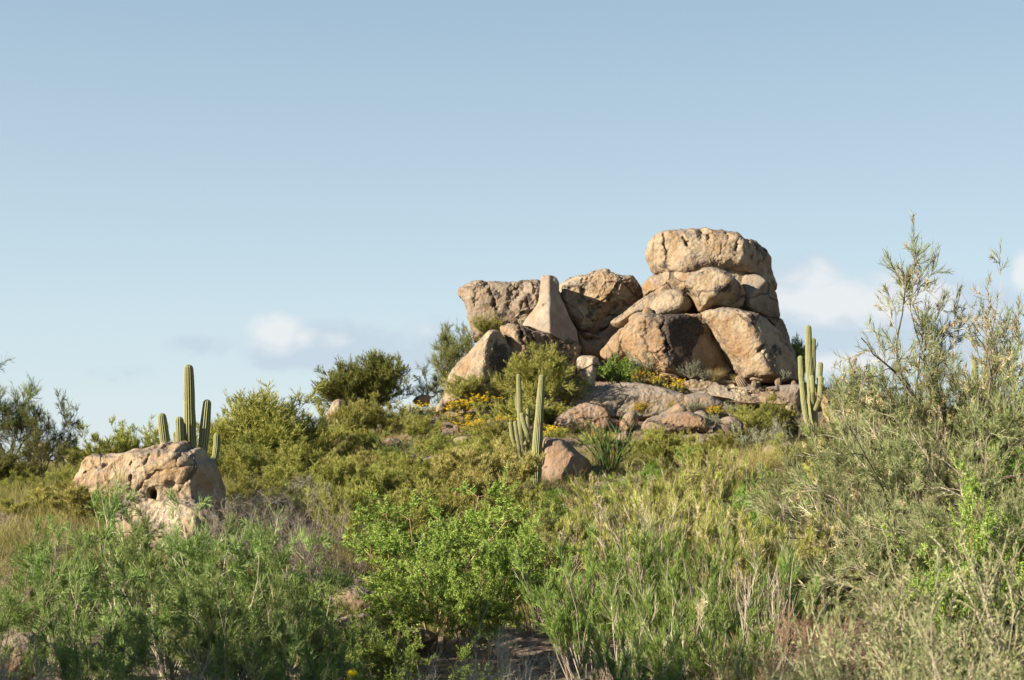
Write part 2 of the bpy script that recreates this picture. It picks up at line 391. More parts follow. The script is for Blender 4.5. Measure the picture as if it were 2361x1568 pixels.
rock(C4, [(602,400),(660,370),(740,345),(850,345),(1000,390),(1200,460),(1330,510),(1430,560),(1520,610),(1500,760),(1300,860),(900,860),(600,830),(480,800),(330,790),(298,745),(290,670),(330,610),(400,560),(470,545),(520,500),(560,440)],
     65.2, 330, 'sloping sunlit neck rock under the cap boulder', W=200, group=PILE, amp=1.0, k=.05,
     facets=[(700,520,215,0.42,0.62),(1100,520,240,-0.35,0.55)])
rock(C4, [(1300,650),(1330,575),(1370,560),(1440,558),(1520,590),(1600,660),(1650,740),(1680,830),(1694,920),(1692,990),(1600,990),(1500,970),(1350,960),(1270,900),(1260,760)],
     64.2, 320, 'shaded boulder bulging on the right flank of the tall stack', mat='rock_grey', group=PILE, amp=.8, k=.05,
     facets=[(1430,700,215,0.35,0.9),(1420,735,240,-0.85,-0.25)])
rock(C4, [(672,680),(690,630),(780,560),(880,500),(960,480),(1060,490),(1170,540),(1250,610),(1310,690),(1338,770),(1322,840),(1290,885),(1180,900),(1050,905),(900,925),(865,905),(820,820),(760,745),(695,712)],
     62.8, 330, 'round-bellied tan boulder in the middle of the tall stack', stain_shades=[(1090,740,110,60,.6),(1180,560,60,40,.35)], group=PILE, amp=.9, k=.06,
     facets=[(1000,680,265,0.3,0.4),(1060,750,285,-0.75,-0.7)])
rock(C4, [(378,900),(395,850),(430,805),(490,755),(565,708),(640,698),(705,722),(765,785),(803,850),(785,900),(740,940),(640,968),(540,985),(440,995),(400,955)],
     63.2, 190, 'smaller rounded boulder tucked left of the round-bellied one', group=PILE, amp=.9, facets=[(600,820,150,.4,.3),(710,830,170,-1.2,-.3)])
rock(C4, [(-20,1035),(80,950),(200,860),(320,780),(470,690),(600,600),(720,640),(760,780),(600,900),(450,960),(320,960),(200,1020),(100,1080),(30,1080)],
     64.0, 150, 'long sunlit ramp of rock running up to the neck of the stack', group=PILE, amp=.8, facets=[(300,880,105,.15,.75)], cracks=[(8,25,[(0,1030),(150,930),(330,790)])])
rock(C4, [(165,1010),(195,965),(260,930),(335,928),(430,970),(440,1030),(340,1060),(210,1060)], 63.2, 80, 'small rounded ledge stone at the lower end of the rock ramp', group=PILE, amp=.8)
rock(C4, [(303,930),(318,893),(350,880),(388,893),(415,945),(420,990),(330,985)], 62.7, 35, 'small stone coloured dark for the shadow patch on the ledge stone', mat='rock_dark', group=PILE, amp=.8)  # dark stone stands in for a patch of shadow
rock(C4, [(100,1190),(140,1110),(200,1050),(300,990),(370,975),(450,990),(600,970),(700,965),(780,985),(880,980),(930,1050),(980,1150),(1060,1260),(1130,1380),(1210,1500),(1260,1580),(1100,1640),(800,1650),(500,1650),(300,1560),(180,1380),(130,1280)],
     63.0, 540, 'black-stained boulder with a sunlit left end at the base of the stack', W=170, stain_shades=[(650,1130,230,250,1.15),(620,1350,150,170,.7),(350,1020,60,60,.5)], mat='rock_dark', group=PILE, amp=1.4, k=.05, res=1.1,  # black varnish, widened to darken the shaded right face as well
     facets=[(490,1200,480,0.62,0.1),(490,1200,480,-0.74,0.1),(300,1000,330,0.1,1.4)],
     cracks=[(18,40,[(480,1010),(470,1120),(490,1250),(510,1380)]),(14,25,[(310,1010),(300,1090),(310,1160)])], pits=[(820,1040,60,40,30)])
rock(C4, [(880,985),(930,922),(1010,905),(1100,900),(1220,910),(1310,935),(1440,970),(1530,1040),(1610,1110),(1700,1250),(1800,1400),(1845,1500),(1860,1620),(1600,1660),(1300,1640),(1240,1560),(1150,1400),(1050,1250),(975,1130),(905,1040)],
     62.8, 580, 'big sloping slab boulder with a bright left face at the base of the stack', W=130, stain_shades=[(1330,1030,60,110,.55),(1560,1370,90,70,.6),(1240,950,90,40,.4)], group=PILE, amp=1.0, k=.04, res=1.1,
     facets=[(1340,1120,500,0.5,-0.05),(1340,1120,500,-1.0,0.44),(1100,930,330,.3,1.6)],
     cracks=[(14,40,[(1400,1350),(1460,1310),(1530,1300)]),(12,20,[(1400,1350),(1480,1450),(1530,1550)])])
rock(C4, [(1330,940),(1440,928),(1560,945),(1680,990),(1740,1060),(1782,1150),(1795,1240),(1850,1400),(1885,1560),(1890,1640),(1700,1640),(1500,1300),(1400,1100)],
     64.6, 230, 'shaded boulder at the right edge behind the sloping slab', mat='rock_grey', group=PILE, amp=.9, facets=[(1500,1000,150,-.6,.5)], cracks=[(14,60,[(1560,1040),(1640,1160),(1720,1330),(1800,1480)])])
rock(C5, [(405,200),(415,160),(450,142),(520,142),(570,160),(580,210),(568,290),(552,350),(540,400),(480,400),(440,335),(418,285)], 60.8, 80, 'upright tan boulder like a tooth beside the green shrub', group=PILE, amp=.8, facets=[(500,250,62,.25,.1),(535,250,62,-1.7,0)], mat='rock_gold')
rock(C4, [(-150,1150),(200,1000),(500,880),(900,820),(1300,860),(1600,950),(1650,1200),(1600,1680),(300,1720),(-250,1680),(-250,1400)], 66.0, 200, 'filler rock coloured dark for the deep shadow in the gaps behind the base boulders', mat='rock_dark', group=PILE)  # filler added in dark granite, its colour standing for shade between the boulders
rock(C3, [(900,1150),(1300,1050),(1500,1080),(1650,1150),(1700,1400),(1600,1700),(1000,1700),(850,1400)], 66.2, 150, 'filler rock coloured dark for the shade in the cleft above the tooth-shaped stone', mat='rock_dark', group=PILE)  # added behind the cleft; dark colour deepens the shade there
# --- platform and slope rocks
SL = 'boulders on the slope below the pile'
rock(C5, [(340,480),(420,415),(520,385),(640,365),(760,360),(880,365),(980,380),(1080,405),(1180,430),(1260,460),(1380,500),(1400,560),(1300,620),(1050,640),(900,650),(780,640),(700,640),(600,620),(480,600),(380,560)],
     60.2, 330, 'broad flat-backed brown boulder forming a platform dappled with shade', W=90, stain_shades=[(900,520,200,50,.35),(560,440,90,30,.4)], mat='rock_grey', group=SL, amp=1.0, k=.05,
     facets=[(800,400,110,0.10,1.6),(800,470,225,.05,-.05)], cracks=[(9,30,[(700,590),(760,520),(800,470)])])
rock(C5, [(195,715),(230,650),(290,610),(400,550),(480,520),(570,515),(640,550),(675,620),(670,700),(580,760),(450,770),(350,770),(250,750)],
     57.6, 200, 'rough brown boulder with a rounded left nose under the platform', mat='rock_pink', group=SL, amp=1.8, facets=[(450,600,130,.35,.9),(480,640,150,-.1,.1)])
rock(C5, [(1250,355),(1350,350),(1450,355),(1600,375),(1750,375),(1900,395),(2000,395),(2060,440),(2060,520),(1980,560),(1850,560),(1700,560),(1620,540),(1540,500),(1430,470),(1320,440)],
     60.4, 300, 'long low pale platform boulder at the foot of the slab', W=80, group=SL, amp=1.1, k=.05, facets=[(1600,430,150,.3,1.5),(1700,430,170,-.1,.7)], cracks=[(8,30,[(1600,390),(1680,430),(1760,450)]),(10,30,[(1860,410),(1960,450),(2020,500)])])
rock(C5, [(1890,395),(2040,378),(2160,370),(2175,450),(2160,540),(2080,570),(2010,520),(1960,440)], 60.0, 120, 'grey block closing the right end of the platform beside the saguaro', mat='rock_grey', group=SL, amp=1.2)
rock(C5, [(1230,475),(1320,445),(1420,440),(1500,470),(1570,520),(1500,570),(1300,570)], 59.2, 90, 'small low boulder between the two platform rocks', group=SL, mat='rock_grey')
for (pts, lab, m) in [
    ([(1060,295),(1110,276),(1190,293),(1215,325),(1150,345),(1070,335)], 'flat stone behind the yellow flowers at the foot of the stained boulder', 'rock'),
    ([(1285,345),(1310,325),(1350,330),(1365,350),(1320,360)], 'small pale stone right of the sunlit flower clump on the ledge', 'rock'),
    ([(1370,345),(1380,328),(1405,330),(1415,350),(1390,358)], 'smallest pebble-like stone on the ledge under the dark boulder', 'rock_grey'),
    ([(1415,350),(1430,335),(1460,340),(1480,360),(1440,368)], 'small stone left of the long ledge slab', 'rock'),
    ([(1475,355),(1490,328),(1580,332),(1680,340),(1690,370),(1580,375)], 'long thin ledge slab under the bright slab boulder', 'rock'),
    ([(1765,322),(1830,290),(1920,290),(1955,310),(1900,345),(1790,345)], 'flat plate of rock at the toe of the bright slab boulder', 'rock')]:
    rock(C5, pts, 61.2, 40, lab, group='stones on the rock ledge', mat=m, cat='rock', name='ledge_stone')
rock(C5, [(925,705),(950,660),(1010,620),(1100,595),(1220,580),(1330,590),(1400,620),(1432,670),(1428,735),(1340,755),(1220,760),(1050,750),(960,740)], 54.6, 190, 'egg-shaped pinkish boulder in the middle of the lower slope', mat='rock_pink', group=SL, amp=.9, facets=[(1150,640,120,.25,.5)])
rock(C5, [(1055,612),(1130,562),(1200,520),(1255,540),(1265,590),(1150,630)], 56.4, 70, 'pale rock under the round yellow flower clump', group=SL)
rock(C5, [(748,705),(762,640),(800,590),(850,575),(885,600),(888,690),(845,745),(780,755)], 55.6, 100, 'pale upright boulder behind the ocotillo stems', group=SL, mat='rock_pink')
rock(C5, [(1215,790),(1300,758),(1420,765),(1450,830),(1420,900),(1280,890)], 54.0, 100, 'grey boulder under the egg-shaped one', mat='rock_grey', group=SL)
rock(C5, [(1425,800),(1470,755),(1540,750),(1592,780),(1608,840),(1590,920),(1480,930),(1430,870)], 53.6, 100, 'shaded round boulder beside the low grey one', mat='rock_grey', group=SL)
rock(C5, [(1475,715),(1540,685),(1610,708),(1645,760),(1610,810),(1510,790)], 54.6, 80, 'boulder above the shaded round one', mat='rock_pink', group=SL)
rock(C5, [(1525,660),(1600,620),(1680,648),(1715,700),(1700,760),(1570,740)], 55.2, 90, 'dark boulder half hidden under the grey-green shrub', mat='rock_dark', group=SL)
rock(C5, [(1325,600),(1370,575),(1420,590),(1445,640),(1400,660)], 55.6, 50, 'small pale rock right behind the egg-shaped boulder', group=SL)
rock(C5, [(118,1100),(122,990),(130,870),(150,800),(200,788),(280,795),(340,830),(400,880),(460,930),(502,970),(515,1030),(490,1110),(420,1160),(300,1190),(180,1190)], 48.6, 310, 'big round granite boulder beside the two-stemmed saguaro', mat='rock_pink', group=SL, amp=.9, k=.05, facets=[(300,950,240,.18,.3),(410,950,262,-2.1,.1)])
rock(C5, [(450,860),(520,810),(620,795),(700,800),(745,860),(690,930),(540,930)], 51.5, 120, 'pale low boulder left behind the ocotillo', mat='rock_pink', group=SL, sit=True)
rock(C5, [(695,790),(760,740),(822,745),(838,800),(800,880),(720,870)], 52.5, 80, 'small boulder showing between the ocotillo stems', mat='rock_pink', group=SL, sit=True)
rock(C5, [(1850,920),(1900,860),(1990,840),(2080,830),(2110,880),(2040,960),(1900,980)], 47.0, 90, 'brown earthy boulder behind the grassy brush on the lower right slope', mat='rock_pink', group=SL, amp=1.8, sit=True)
rock(C5, [(2010,560),(2060,520),(2120,520),(2150,580),(2110,630),(2030,610)], 57.0, 60, 'rock with rusty face left of the right-hand saguaro', mat='rock_gold', group=SL)
# --- left flank
LF = 'boulders on the left flank of the hill'
rock(C2, [(478,868),(540,810),(640,760),(720,738),(800,758),(880,788),(918,800),(922,880),(860,950),(700,970),(560,970),(500,920)], 59.5, 170, 'low pale boulder under the olive bushes on the left flank', mat='rock', group=LF, sit=True, amp=1.6, facets=[(700,820,110,.4,.5)])
rock(C2, [(585,740),(620,670),(660,600),(690,583),(722,590),(800,610),(865,632),(870,700),(760,750),(640,790)], 63.0, 120, 'dark angular boulder with a shaded right half under the hilltop tree', mat='rock_grey', group=LF, sit=True, k=.04, amp=.8, facets=[(690,660,85,.55,.2),(712,660,85,-1.5,.1)])
rock(C2, [(1160,1110),(1190,1050),(1250,1018),(1302,1030),(1305,1090),(1230,1130)], 51, 60, 'pale banded boulder at the foot of the small ocotillo', group=LF, sit=True, mat='rock')
rock(C2, [(1315,1070),(1340,1035),(1400,1028),(1510,1035),(1535,1085),(1430,1130),(1320,1120)], 51.5, 70, 'long low rock right of the pale banded boulder', group=LF, sit=True, mat='rock_grey')
rock(C2, [(1685,1070),(1740,1018),(1790,1028),(1808,1100),(1720,1130)], 47.5, 50, 'pale stone left of the saguaro foot', group=LF, sit=True, mat='rock_gold')
rock(C2, [(1275,610),(1310,560),(1360,546),(1405,560),(1390,640)], 66, 60, 'dark hump of rock on the skyline right of the hilltop tree', group=LF, sit=True, mat='rock_dark')
rock(C2, [(1420,710),(1450,655),(1480,608),(1512,578),(1538,610),(1548,660),(1480,710)], 61.5, 60, 'pointed pale rock left of the bright yellow flowers', group=LF, sit=True)
rock(C2, [(1630,695),(1760,668),(1900,668),(1925,695),(1800,730),(1680,725)], 60.2, 50, 'thin pale ledge under the bright yellow flowers', group=LF, sit=True)
rock(C2, [(1540,910),(1640,878),(1710,878),(1700,930),(1600,950)], 57.2, 50, 'sandy stone in front of the barrel cactus', group=LF, sit=True)
rock(C2, [(1430,960),(1500,935),(1560,950),(1590,1000),(1500,1040),(1440,1010)], 54, 60, 'dark boulder under the drooping olive bush', group=LF, sit=True, mat='rock_dark')
rock(C2, [(1040,905),(1090,880),(1150,890),(1190,930),(1120,960),(1050,950)], 55, 50, 'grey-brown stone behind the small ocotillo', group=LF, sit=True, mat='rock_pink')
# --- big boulder of the left foreground
rock(CA, [(130,1060),(165,985),(205,925),(260,885),(320,880),(400,885),(500,873),(600,845),(700,833),(775,812),(830,800),(868,776),(905,798),(940,802),(1000,780),(1045,792),(1056,828),(1090,840),(1160,846),(1172,885),(1205,925),(1255,965),(1290,1040),(1312,1120),(1335,1220),(1330,1330),(1160,1390),(900,1400),(600,1410),(350,1390),(180,1340),(120,1230),(112,1140)],
     34, 360, 'golden pitted boulder in front of the left saguaro, dark right end', W=150, mat='rock_gold', group='boulders in the left foreground', amp=.55, chip=.6, k=.03, res=1.25, center=(720,1100),
     facets=[(600,1000,290,0.28,0.55),(1150,1000,340,-1.7,0.1),(760,1150,300,.15,-.35)],
     cracks=[(11,33,[(430,955),(400,985),(330,990),(290,1010),(240,1030)]),(7,28,[(790,870),(778,910),(765,960),(690,978),(640,965),(655,930)]),(10,33,[(1130,965),(1000,990),(880,1005),(840,1040),(780,1075),(740,1120),(700,1180)]),(8,28,[(880,880),(870,830),(900,800)]),(7,22,[(1050,830),(1035,900),(1040,970)]),(12,28,[(660,1060),(650,1120),(640,1180)]),(8,22,[(720,900),(745,905)]),(7,22,[(720,1080),(715,1130)]),(10,28,[(1120,1080),(1060,1160),(1010,1230)])],
     pits=[(825,1205,32,52,190),(990,1120,45,35,35),(410,965,18,18,30)])
rock(CA, [(470,1340),(590,1262),(720,1246),(860,1268),(960,1290),(1100,1300),(1230,1340),(1280,1440),(1200,1600),(900,1660),(600,1640),(450,1500)], 31.5, 230, 'rough whitish boulder just below the golden pitted one', mat='rock_gold', group='boulders in the left foreground', amp=1.3, chip=.4, facets=[(850,1400,150,.2,.8)], sit=True)
rock(C1, [(255,1110),(258,1020),(264,950),(276,925),(320,914),(370,914),(384,935),(374,970),(362,1000),(382,1040),(420,1075),(420,1120)], 78, 60, 'small mushroom-shaped rock far off behind the left trees', group='far rocks on the left skyline', mat='rock_gold', center=(325,1010))
rock(C1, [(425,1110),(455,1025),(488,960),(520,946),(570,958),(650,1000),(690,1060),(640,1120)], 76, 120, 'far rounded rock left of the golden boulder on the skyline', group='far rocks on the left skyline', mat='rock_gold', facets=[(540,1000,80,.5,.2),(590,1000,80,-1.7,0)])
# --- right edge and foreground stones
rock(C6, [(280,1060),(310,1055),(370,1100),(435,1190),(440,1260),(330,1250),(285,1130)], 58.5, 60, 'orange-brown rock slab beside the right-hand saguaro', group='rocks at the right end of the hill', mat='rock_gold')
FG = 'half-buried rocks in the foreground brush'
for pts, Y, lab, m in [
    ([(730,1455),(790,1436),(870,1432),(960,1442),(1010,1470),(960,1505),(850,1520),(760,1500)], 21.5, 'sunlit sandy rock ledge left of the bright green bush', 'rock_pink'),
    ([(560,1470),(590,1440),(640,1432),(690,1445),(720,1480),(660,1510),(580,1505)], 19.5, 'pale rock showing through the feathery shrubs low down', 'rock_pink'),
    ([(640,1215),(650,1196),(672,1190),(682,1205),(668,1222)], 29, 'small pinkish stone under the grey dry shrub', 'rock_gold'),
    ([(170,1350),(190,1330),(220,1325),(240,1345),(215,1372),(180,1370)], 22, 'pink stone in the feathery shrubs near the left edge', 'rock_pink'),
    ([(-20,1510),(20,1475),(70,1468),(110,1500),(80,1560),(0,1570)], 17.5, 'pale rock behind dead twigs at the bottom left corner', 'rock_pink'),
    ([(2030,1260),(2060,1236),(2120,1232),(2160,1252),(2130,1280),(2060,1284)], 27, 'flat grey stone under the arching branches on the right', 'rock_grey'),
    ([(760,1380),(800,1350),(850,1355),(880,1390),(830,1410),(780,1405)], 24, 'shadowed rock beside the gap left of the bright green bush', 'rock_pink'),
    ([(300,1300),(330,1255),(400,1240),(450,1270),(440,1330),(360,1350)], 28.5, 'broken pale rock under the whitish boulder', 'rock_gold')]:
    rock(DD, pts, Y, np.ptp([p[1] for p in pts])*.8, lab, group=FG, sit=True, mat=m, cat='rock', name='half_buried_rock', amp=2.0)
# ------------------------------------------------------------------ plant materials
def leaf_material(name, cols, trans=0.30, rough=0.7, tcol=1.25, island=True):
    T = NT(name); t = T.t
    geo = T.n('ShaderNodeNewGeometry'); oi = T.n('ShaderNodeObjectInfo')
    n_ = len(cols)
    f = geo.outputs['Random Per Island']
    P = geo.outputs['Position']
    f = mth(t, 'ADD', mth(t, 'MULTIPLY', f, 0.55), mth(t, 'MULTIPLY', nz(t, P, 1.4, 3), 0.45), clamp=True)
    c = ramp(t, f, [(0.15 + 0.7*i/max(1, n_-1), cc) for i, cc in enumerate(cols)])
    hv = T.n('ShaderNodeHueSaturation', {'Hue': mth(t, 'MULTIPLY_ADD', oi.outputs['Random'], 0.03, 0.488),
                                         'Value': mth(t, 'MULTIPLY_ADD', oi.outputs['Random'], 0.5, 0.78), 'Color': c})
    d = T.n('ShaderNodeBsdfPrincipled', {'Base Color': hv.outputs[0], 'Roughness': rough})
    d.inputs['Specular IOR Level'].default_value = 0.2
    if trans > 0:
        tc = mixc(t, 1.0, hv.outputs[0], (tcol, tcol*1.05, tcol*0.7), 'MULTIPLY')
        tr = T.n('ShaderNodeBsdfTranslucent', {'Color': tc})
        mx = T.n('ShaderNodeMixShader', {0: trans, 1: d.outputs[0], 2: tr.outputs[0]})
        T.n('ShaderNodeOutputMaterial', {'Surface': mx.outputs[0]})
    else:
        T.n('ShaderNodeOutputMaterial', {'Surface': d.outputs[0]})
    return T.m

L = {}
L['olive'] = leaf_material('palo_verde_twigs', [(.155,.165,.036), (.29,.295,.07), (.43,.42,.14)], .24)
L['olive_green'] = leaf_material('dark_palo_verde_twigs', [(.095,.118,.03), (.17,.19,.046), (.27,.28,.088)], .22)
L['straw_olive'] = leaf_material('dry_olive_twigs', [(.20,.185,.05), (.33,.295,.095), (.48,.425,.185)], .22)
L['feather'] = leaf_material('feathery_green_leaf', [(.095,.145,.042), (.17,.235,.068), (.30,.355,.13)], .22)
L['bright'] = leaf_material('bright_mesquite_leaf', [(.09,.145,.018), (.175,.245,.04), (.38,.41,.13)], .15)
L['mid'] = leaf_material('fresh_green_leaf', [(.09,.165,.022), (.155,.255,.04), (.27,.35,.08)], .22)
L['broom'] = leaf_material('broom_leaf', [(.095,.17,.035), (.17,.26,.06), (.33,.36,.12)], .22)
L['straw'] = leaf_material('straw_seed_head', [(.30,.235,.13), (.44,.365,.22), (.58,.51,.37)], .3)
L['sage'] = leaf_material('grey_sage_leaf', [(.15,.16,.105), (.235,.245,.17), (.34,.345,.26)], .2)
L['greengrey'] = leaf_material('brittlebush_leaf', [(.09,.12,.05), (.15,.18,.08), (.22,.24,.13)], .2)
L['yellow'] = leaf_material('yellow_petal', [(.55,.36,.004), (.70,.49,.010), (.76,.58,.04)], .25)
L['palewood'] = leaf_material('pale_bark', [(.20,.165,.12), (.32,.27,.205), (.45,.40,.33)], 0)
L['greywood'] = leaf_material('grey_dead_twig', [(.11,.095,.072), (.19,.165,.13), (.29,.26,.21)], 0)
L['darkwood'] = leaf_material('dark_bark', [(.05,.04,.03), (.09,.07,.05), (.14,.115,.085)], 0)
L['greenwood'] = leaf_material('green_bark', [(.11,.105,.03), (.16,.15,.05), (.23,.21,.09)], 0)
L['redwood'] = leaf_material('reddish_twig', [(.14,.085,.05), (.22,.14,.085), (.32,.22,.14)], 0)
L['ocogreen'] = leaf_material('ocotillo_stem', [(.04,.07,.02), (.065,.10,.03), (.10,.14,.04)], .1)
L['red'] = leaf_material('red_blossom', [(.42,.08,.03), (.55,.14,.05), (.6,.2,.08)], .2)
L['tall'] = leaf_material('grey_green_spray', [(.12,.165,.055), (.205,.25,.09), (.33,.34,.16)], .22)
L['pale_spray'] = leaf_material('pale_green_spray', [(.125,.165,.06), (.22,.255,.11), (.38,.365,.21)], .22)
L['drygrass'] = leaf_material('dry_grass_blade', [(.22,.19,.07), (.34,.28,.11), (.45,.38,.2)])
L['greengrass'] = leaf_material('green_grass_blade', [(.06,.11,.02), (.10,.16,.035), (.18,.21,.07)])

# ------------------------------------------------------------------ branch growing
def unit(a): return a/np.maximum(np.linalg.norm(a, axis=-1, keepdims=True), 1e-9)
def perp(d, r):
    a = r.normal(size=d.shape); a -= (a*d).sum(-1, keepdims=True)*d
    return unit(a)
def grow(r, p, d, ln, K, up=0.0, wig=0.15, droop=0.0):
    d = unit(d); pts = [p]; st = ln[:, None]/(K-1)
    for i in range(K-1):
        d = unit(d + wig*r.normal(size=d.shape)*0.5 + np.array([0, 0, 1.0])*(up - droop*i/(K-1)))
        pts.append(pts[-1] + d*st)
    return np.stack(pts, 1)
def spawn(r, P, n, tmin, tmax, ang, ajit=0.2, bias=1.0):
    N, K, _ = P.shape
    idx = np.repeat(np.arange(N), n); t = tmin + (tmax-tmin)*r.random(len(idx))**bias
    x = t*(K-1); i = np.minimum(x.astype(int), K-2); f = (x-i)[:, None]
    a, b = P[idx, i], P[idx, i+1]
    tan = unit(b-a); pr = perp(tan, r)
    an = (ang + ajit*r.normal(size=len(idx)))[:, None]
    return a*(1-f)+b*f, np.cos(an)*tan + np.sin(an)*pr, t, idx
def tubes(P, r0, r1, S=3):
    N, K, _ = P.shape
    r0 = np.broadcast_to(r0, (N,)); r1 = np.broadcast_to(r1, (N,))
    d = unit(P[:, -1]-P[:, 0]); ref = np.where(np.abs(d[:, 2:3]) > 0.9, np.array([[1., 0, 0]]), np.array([[0, 0, 1.]]))
    a = unit(np.cross(d, ref)); b = np.cross(d, a)
    th = np.arange(S)*2*math.pi/S
    ring = np.cos(th)[None, :, None]*a[:, None] + np.sin(th)[None, :, None]*b[:, None]
    rad = r0[:, None] + (r1-r0)[:, None]*np.linspace(0, 1, K)[None]
    V = P[:, :, None] + ring[:, None]*rad[:, :, None, None]
    base = (np.arange(N)*K*S)[:, None, None] + (np.arange(K-1)*S)[None, :, None]
    j = np.arange(S)[None, None]; jn = (np.arange(S)+1)[None, None] % S
    F = np.stack([base+j, base+jn, base+jn+S, base+j+S], -1).reshape(-1, 4)
    return V.reshape(-1, 3), F
def blades(p, d, ln, w, r, tip=0.35, bend=0.0):
    d = unit(d); s = perp(d, r)*0.5*np.broadcast_to(w, (len(p),))[:, None]; e = p + d*np.broadcast_to(ln, (len(p),))[:, None]
    V = np.stack([p-s, p+s, e+s*tip, e-s*tip], 1).reshape(-1, 3)
    return V, np.arange(len(V)).reshape(-1, 4)
class Buf:
    def __init__(s): s.V, s.F, s.n = [], [], 0
    def add(s, VF):
        V, F = VF; s.V.append(V); s.F.append(F+s.n); s.n += len(V); return s
    def mesh(s, name, mat, smooth=False): return quad_mesh(name, np.concatenate(s.V), np.concatenate(s.F), mat, smooth)

def fan(r, n, spread, rad=0.1, zmin=0.25):
    az = r.random(n)*2*math.pi; el = spread*np.sqrt(r.random(n))
    d = np.stack([np.sin(el)*np.cos(az), np.sin(el)*np.sin(az), np.cos(el)], 1)
    p = np.stack([np.cos(az), np.sin(az), np.zeros(n)], 1)*rad*r.random(n)[:, None]
    return p, d

# Each maker returns (height, width, [(part name, mesh)]) in metres; several seeds give different individuals.
def mk_paloverde(seed, mat='olive', wood='greenwood', H=2.8, trunk=False, dens=1.0, sparse=False, spread=1.05):
    r = np.random.default_rng(seed)
    wb, lf = Buf(), Buf()
    if trunk:
        p, d = fan(r, 4, 0.55, .12); P0 = grow(r, p, d, H*(.20+.12*r.random(4)), 7, .05, .35)
        wb.add(tubes(P0, .075*H/3, .04*H/3, 6))
        p, d, t, _ = spawn(r, P0, 8, .25, 1, .8, .3); P1 = grow(r, p, d, H*(.36+.38*r.random(len(p))), 7, .10, .3)
    else:
        p, d = fan(r, 20, spread, .25); P1 = grow(r, p, d, H*(.5+.4*r.random(20))/np.maximum(.75, d[:, 2]), 7, .10, .28)
        P0 = P1
    wb.add(tubes(P1, .03*H/3, .012, 4))
    p, d, t, _ = spawn(r, P1, 9 if not sparse else 7, .25, 1, .6, .25); P2 = grow(r, p, d, H*(.18+.2*r.random(len(p)))*(1.15-.4*t), 6, .14, .3)
    wb.add(tubes(P2, .011, .005, 3))
    p, d, t, _ = spawn(r, P2, int(12*dens), .15, 1, .55, .25); P3 = grow(r, p, d, H*(.05+.085*r.random(len(p))), 4, .16, .25)
    lf.add(tubes(P3, .0065, .0035, 3))
    p, d, t, _ = spawn(r, P3, int(13*dens) if not sparse else 7, .1, 1, .5, .3)
    n = len(p); lf.add(blades(p, d + np.array([0, 0, .25]), .07+.13*r.random(n), .013+.010*r.random(n), r))
    return [('branches', wb.mesh('branches', L[wood])), ('foliage', lf.mesh('foliage', L[mat]))]

def mk_feather(seed, H=2.4, mat='feather', wood='palewood', dens=1.0):
    r = np.random.default_rng(seed); wb, lf = Buf(), Buf()
    p, d = fan(r, 9, .75, .3); P1 = grow(r, p, d, H*(.6+.42*r.random(9)), 9, .04, .26, .06)
    wb.add(tubes(P1, .015+.006*r.random(9), .005, 4))
    p, d, t, _ = spawn(r, P1, 11, .18, 1, .75, .25); P2 = grow(r, p, d, H*(.14+.26*r.random(len(p)))*(1.15-.6*t), 8, .07, .25, .20)
    wb.add(tubes(P2, .0062, .003, 3))
    p, d, t, _ = spawn(r, P2[r.random(len(P2)) < .8], int(20*dens), .2, 1, .6, .25); P3 = grow(r, p, d, .08+.13*r.random(len(p)), 3, .06, .2)
    p, d, t, _ = spawn(r, P3, 11, .02, 1, .4, .2)
    n = len(p); lf.add(blades(p, d, .05+.06*r.random(n), .006+.005*r.random(n), r))
    return [('stems', wb.mesh('stems', L[wood])), ('foliage', lf.mesh('foliage', L[mat]))]

def mk_mesquite(seed, H=2.9, mat='bright', wood='redwood', dens=1.0, leaf=1.0):
    r = np.random.default_rng(seed); wb, lf = Buf(), Buf()
    p, d = fan(r, 12, .95, .3); P1 = grow(r, p, d, H*(.68+.24*r.random(12)), 9, .07, .3)
    wb.add(tubes(P1, .018, .006, 4))
    p, d, t, _ = spawn(r, P1, 12, .2, 1, .75, .25); P2 = grow(r, p, d, H*(.14+.2*r.random(len(p)))*(1.2-.5*t), 6, .06, .35)
    wb.add(tubes(P2, .006, .003, 3))
    p, d, t, _ = spawn(r, P2, int(12*dens), .15, 1, .8, .3); P3 = grow(r, p, d, .10+.16*r.random(len(p)), 4, .03, .25, .1)
    wb.add(tubes(P3[::3], .0022, .0015, 3))
    # pinnate leaves: leaflets in two rows along each little stalk
    p, d, t, _ = spawn(r, P3, int(46), .05, 1, 1.0, .25)
    n = len(p); lf.add(blades(p, d, (.026+.03*r.random(n))*leaf, (.006+.006*r.random(n))*leaf, r, .7))
    return [('branches', wb.mesh('branches', L[wood])), ('foliage', lf.mesh('foliage', L[mat]))]

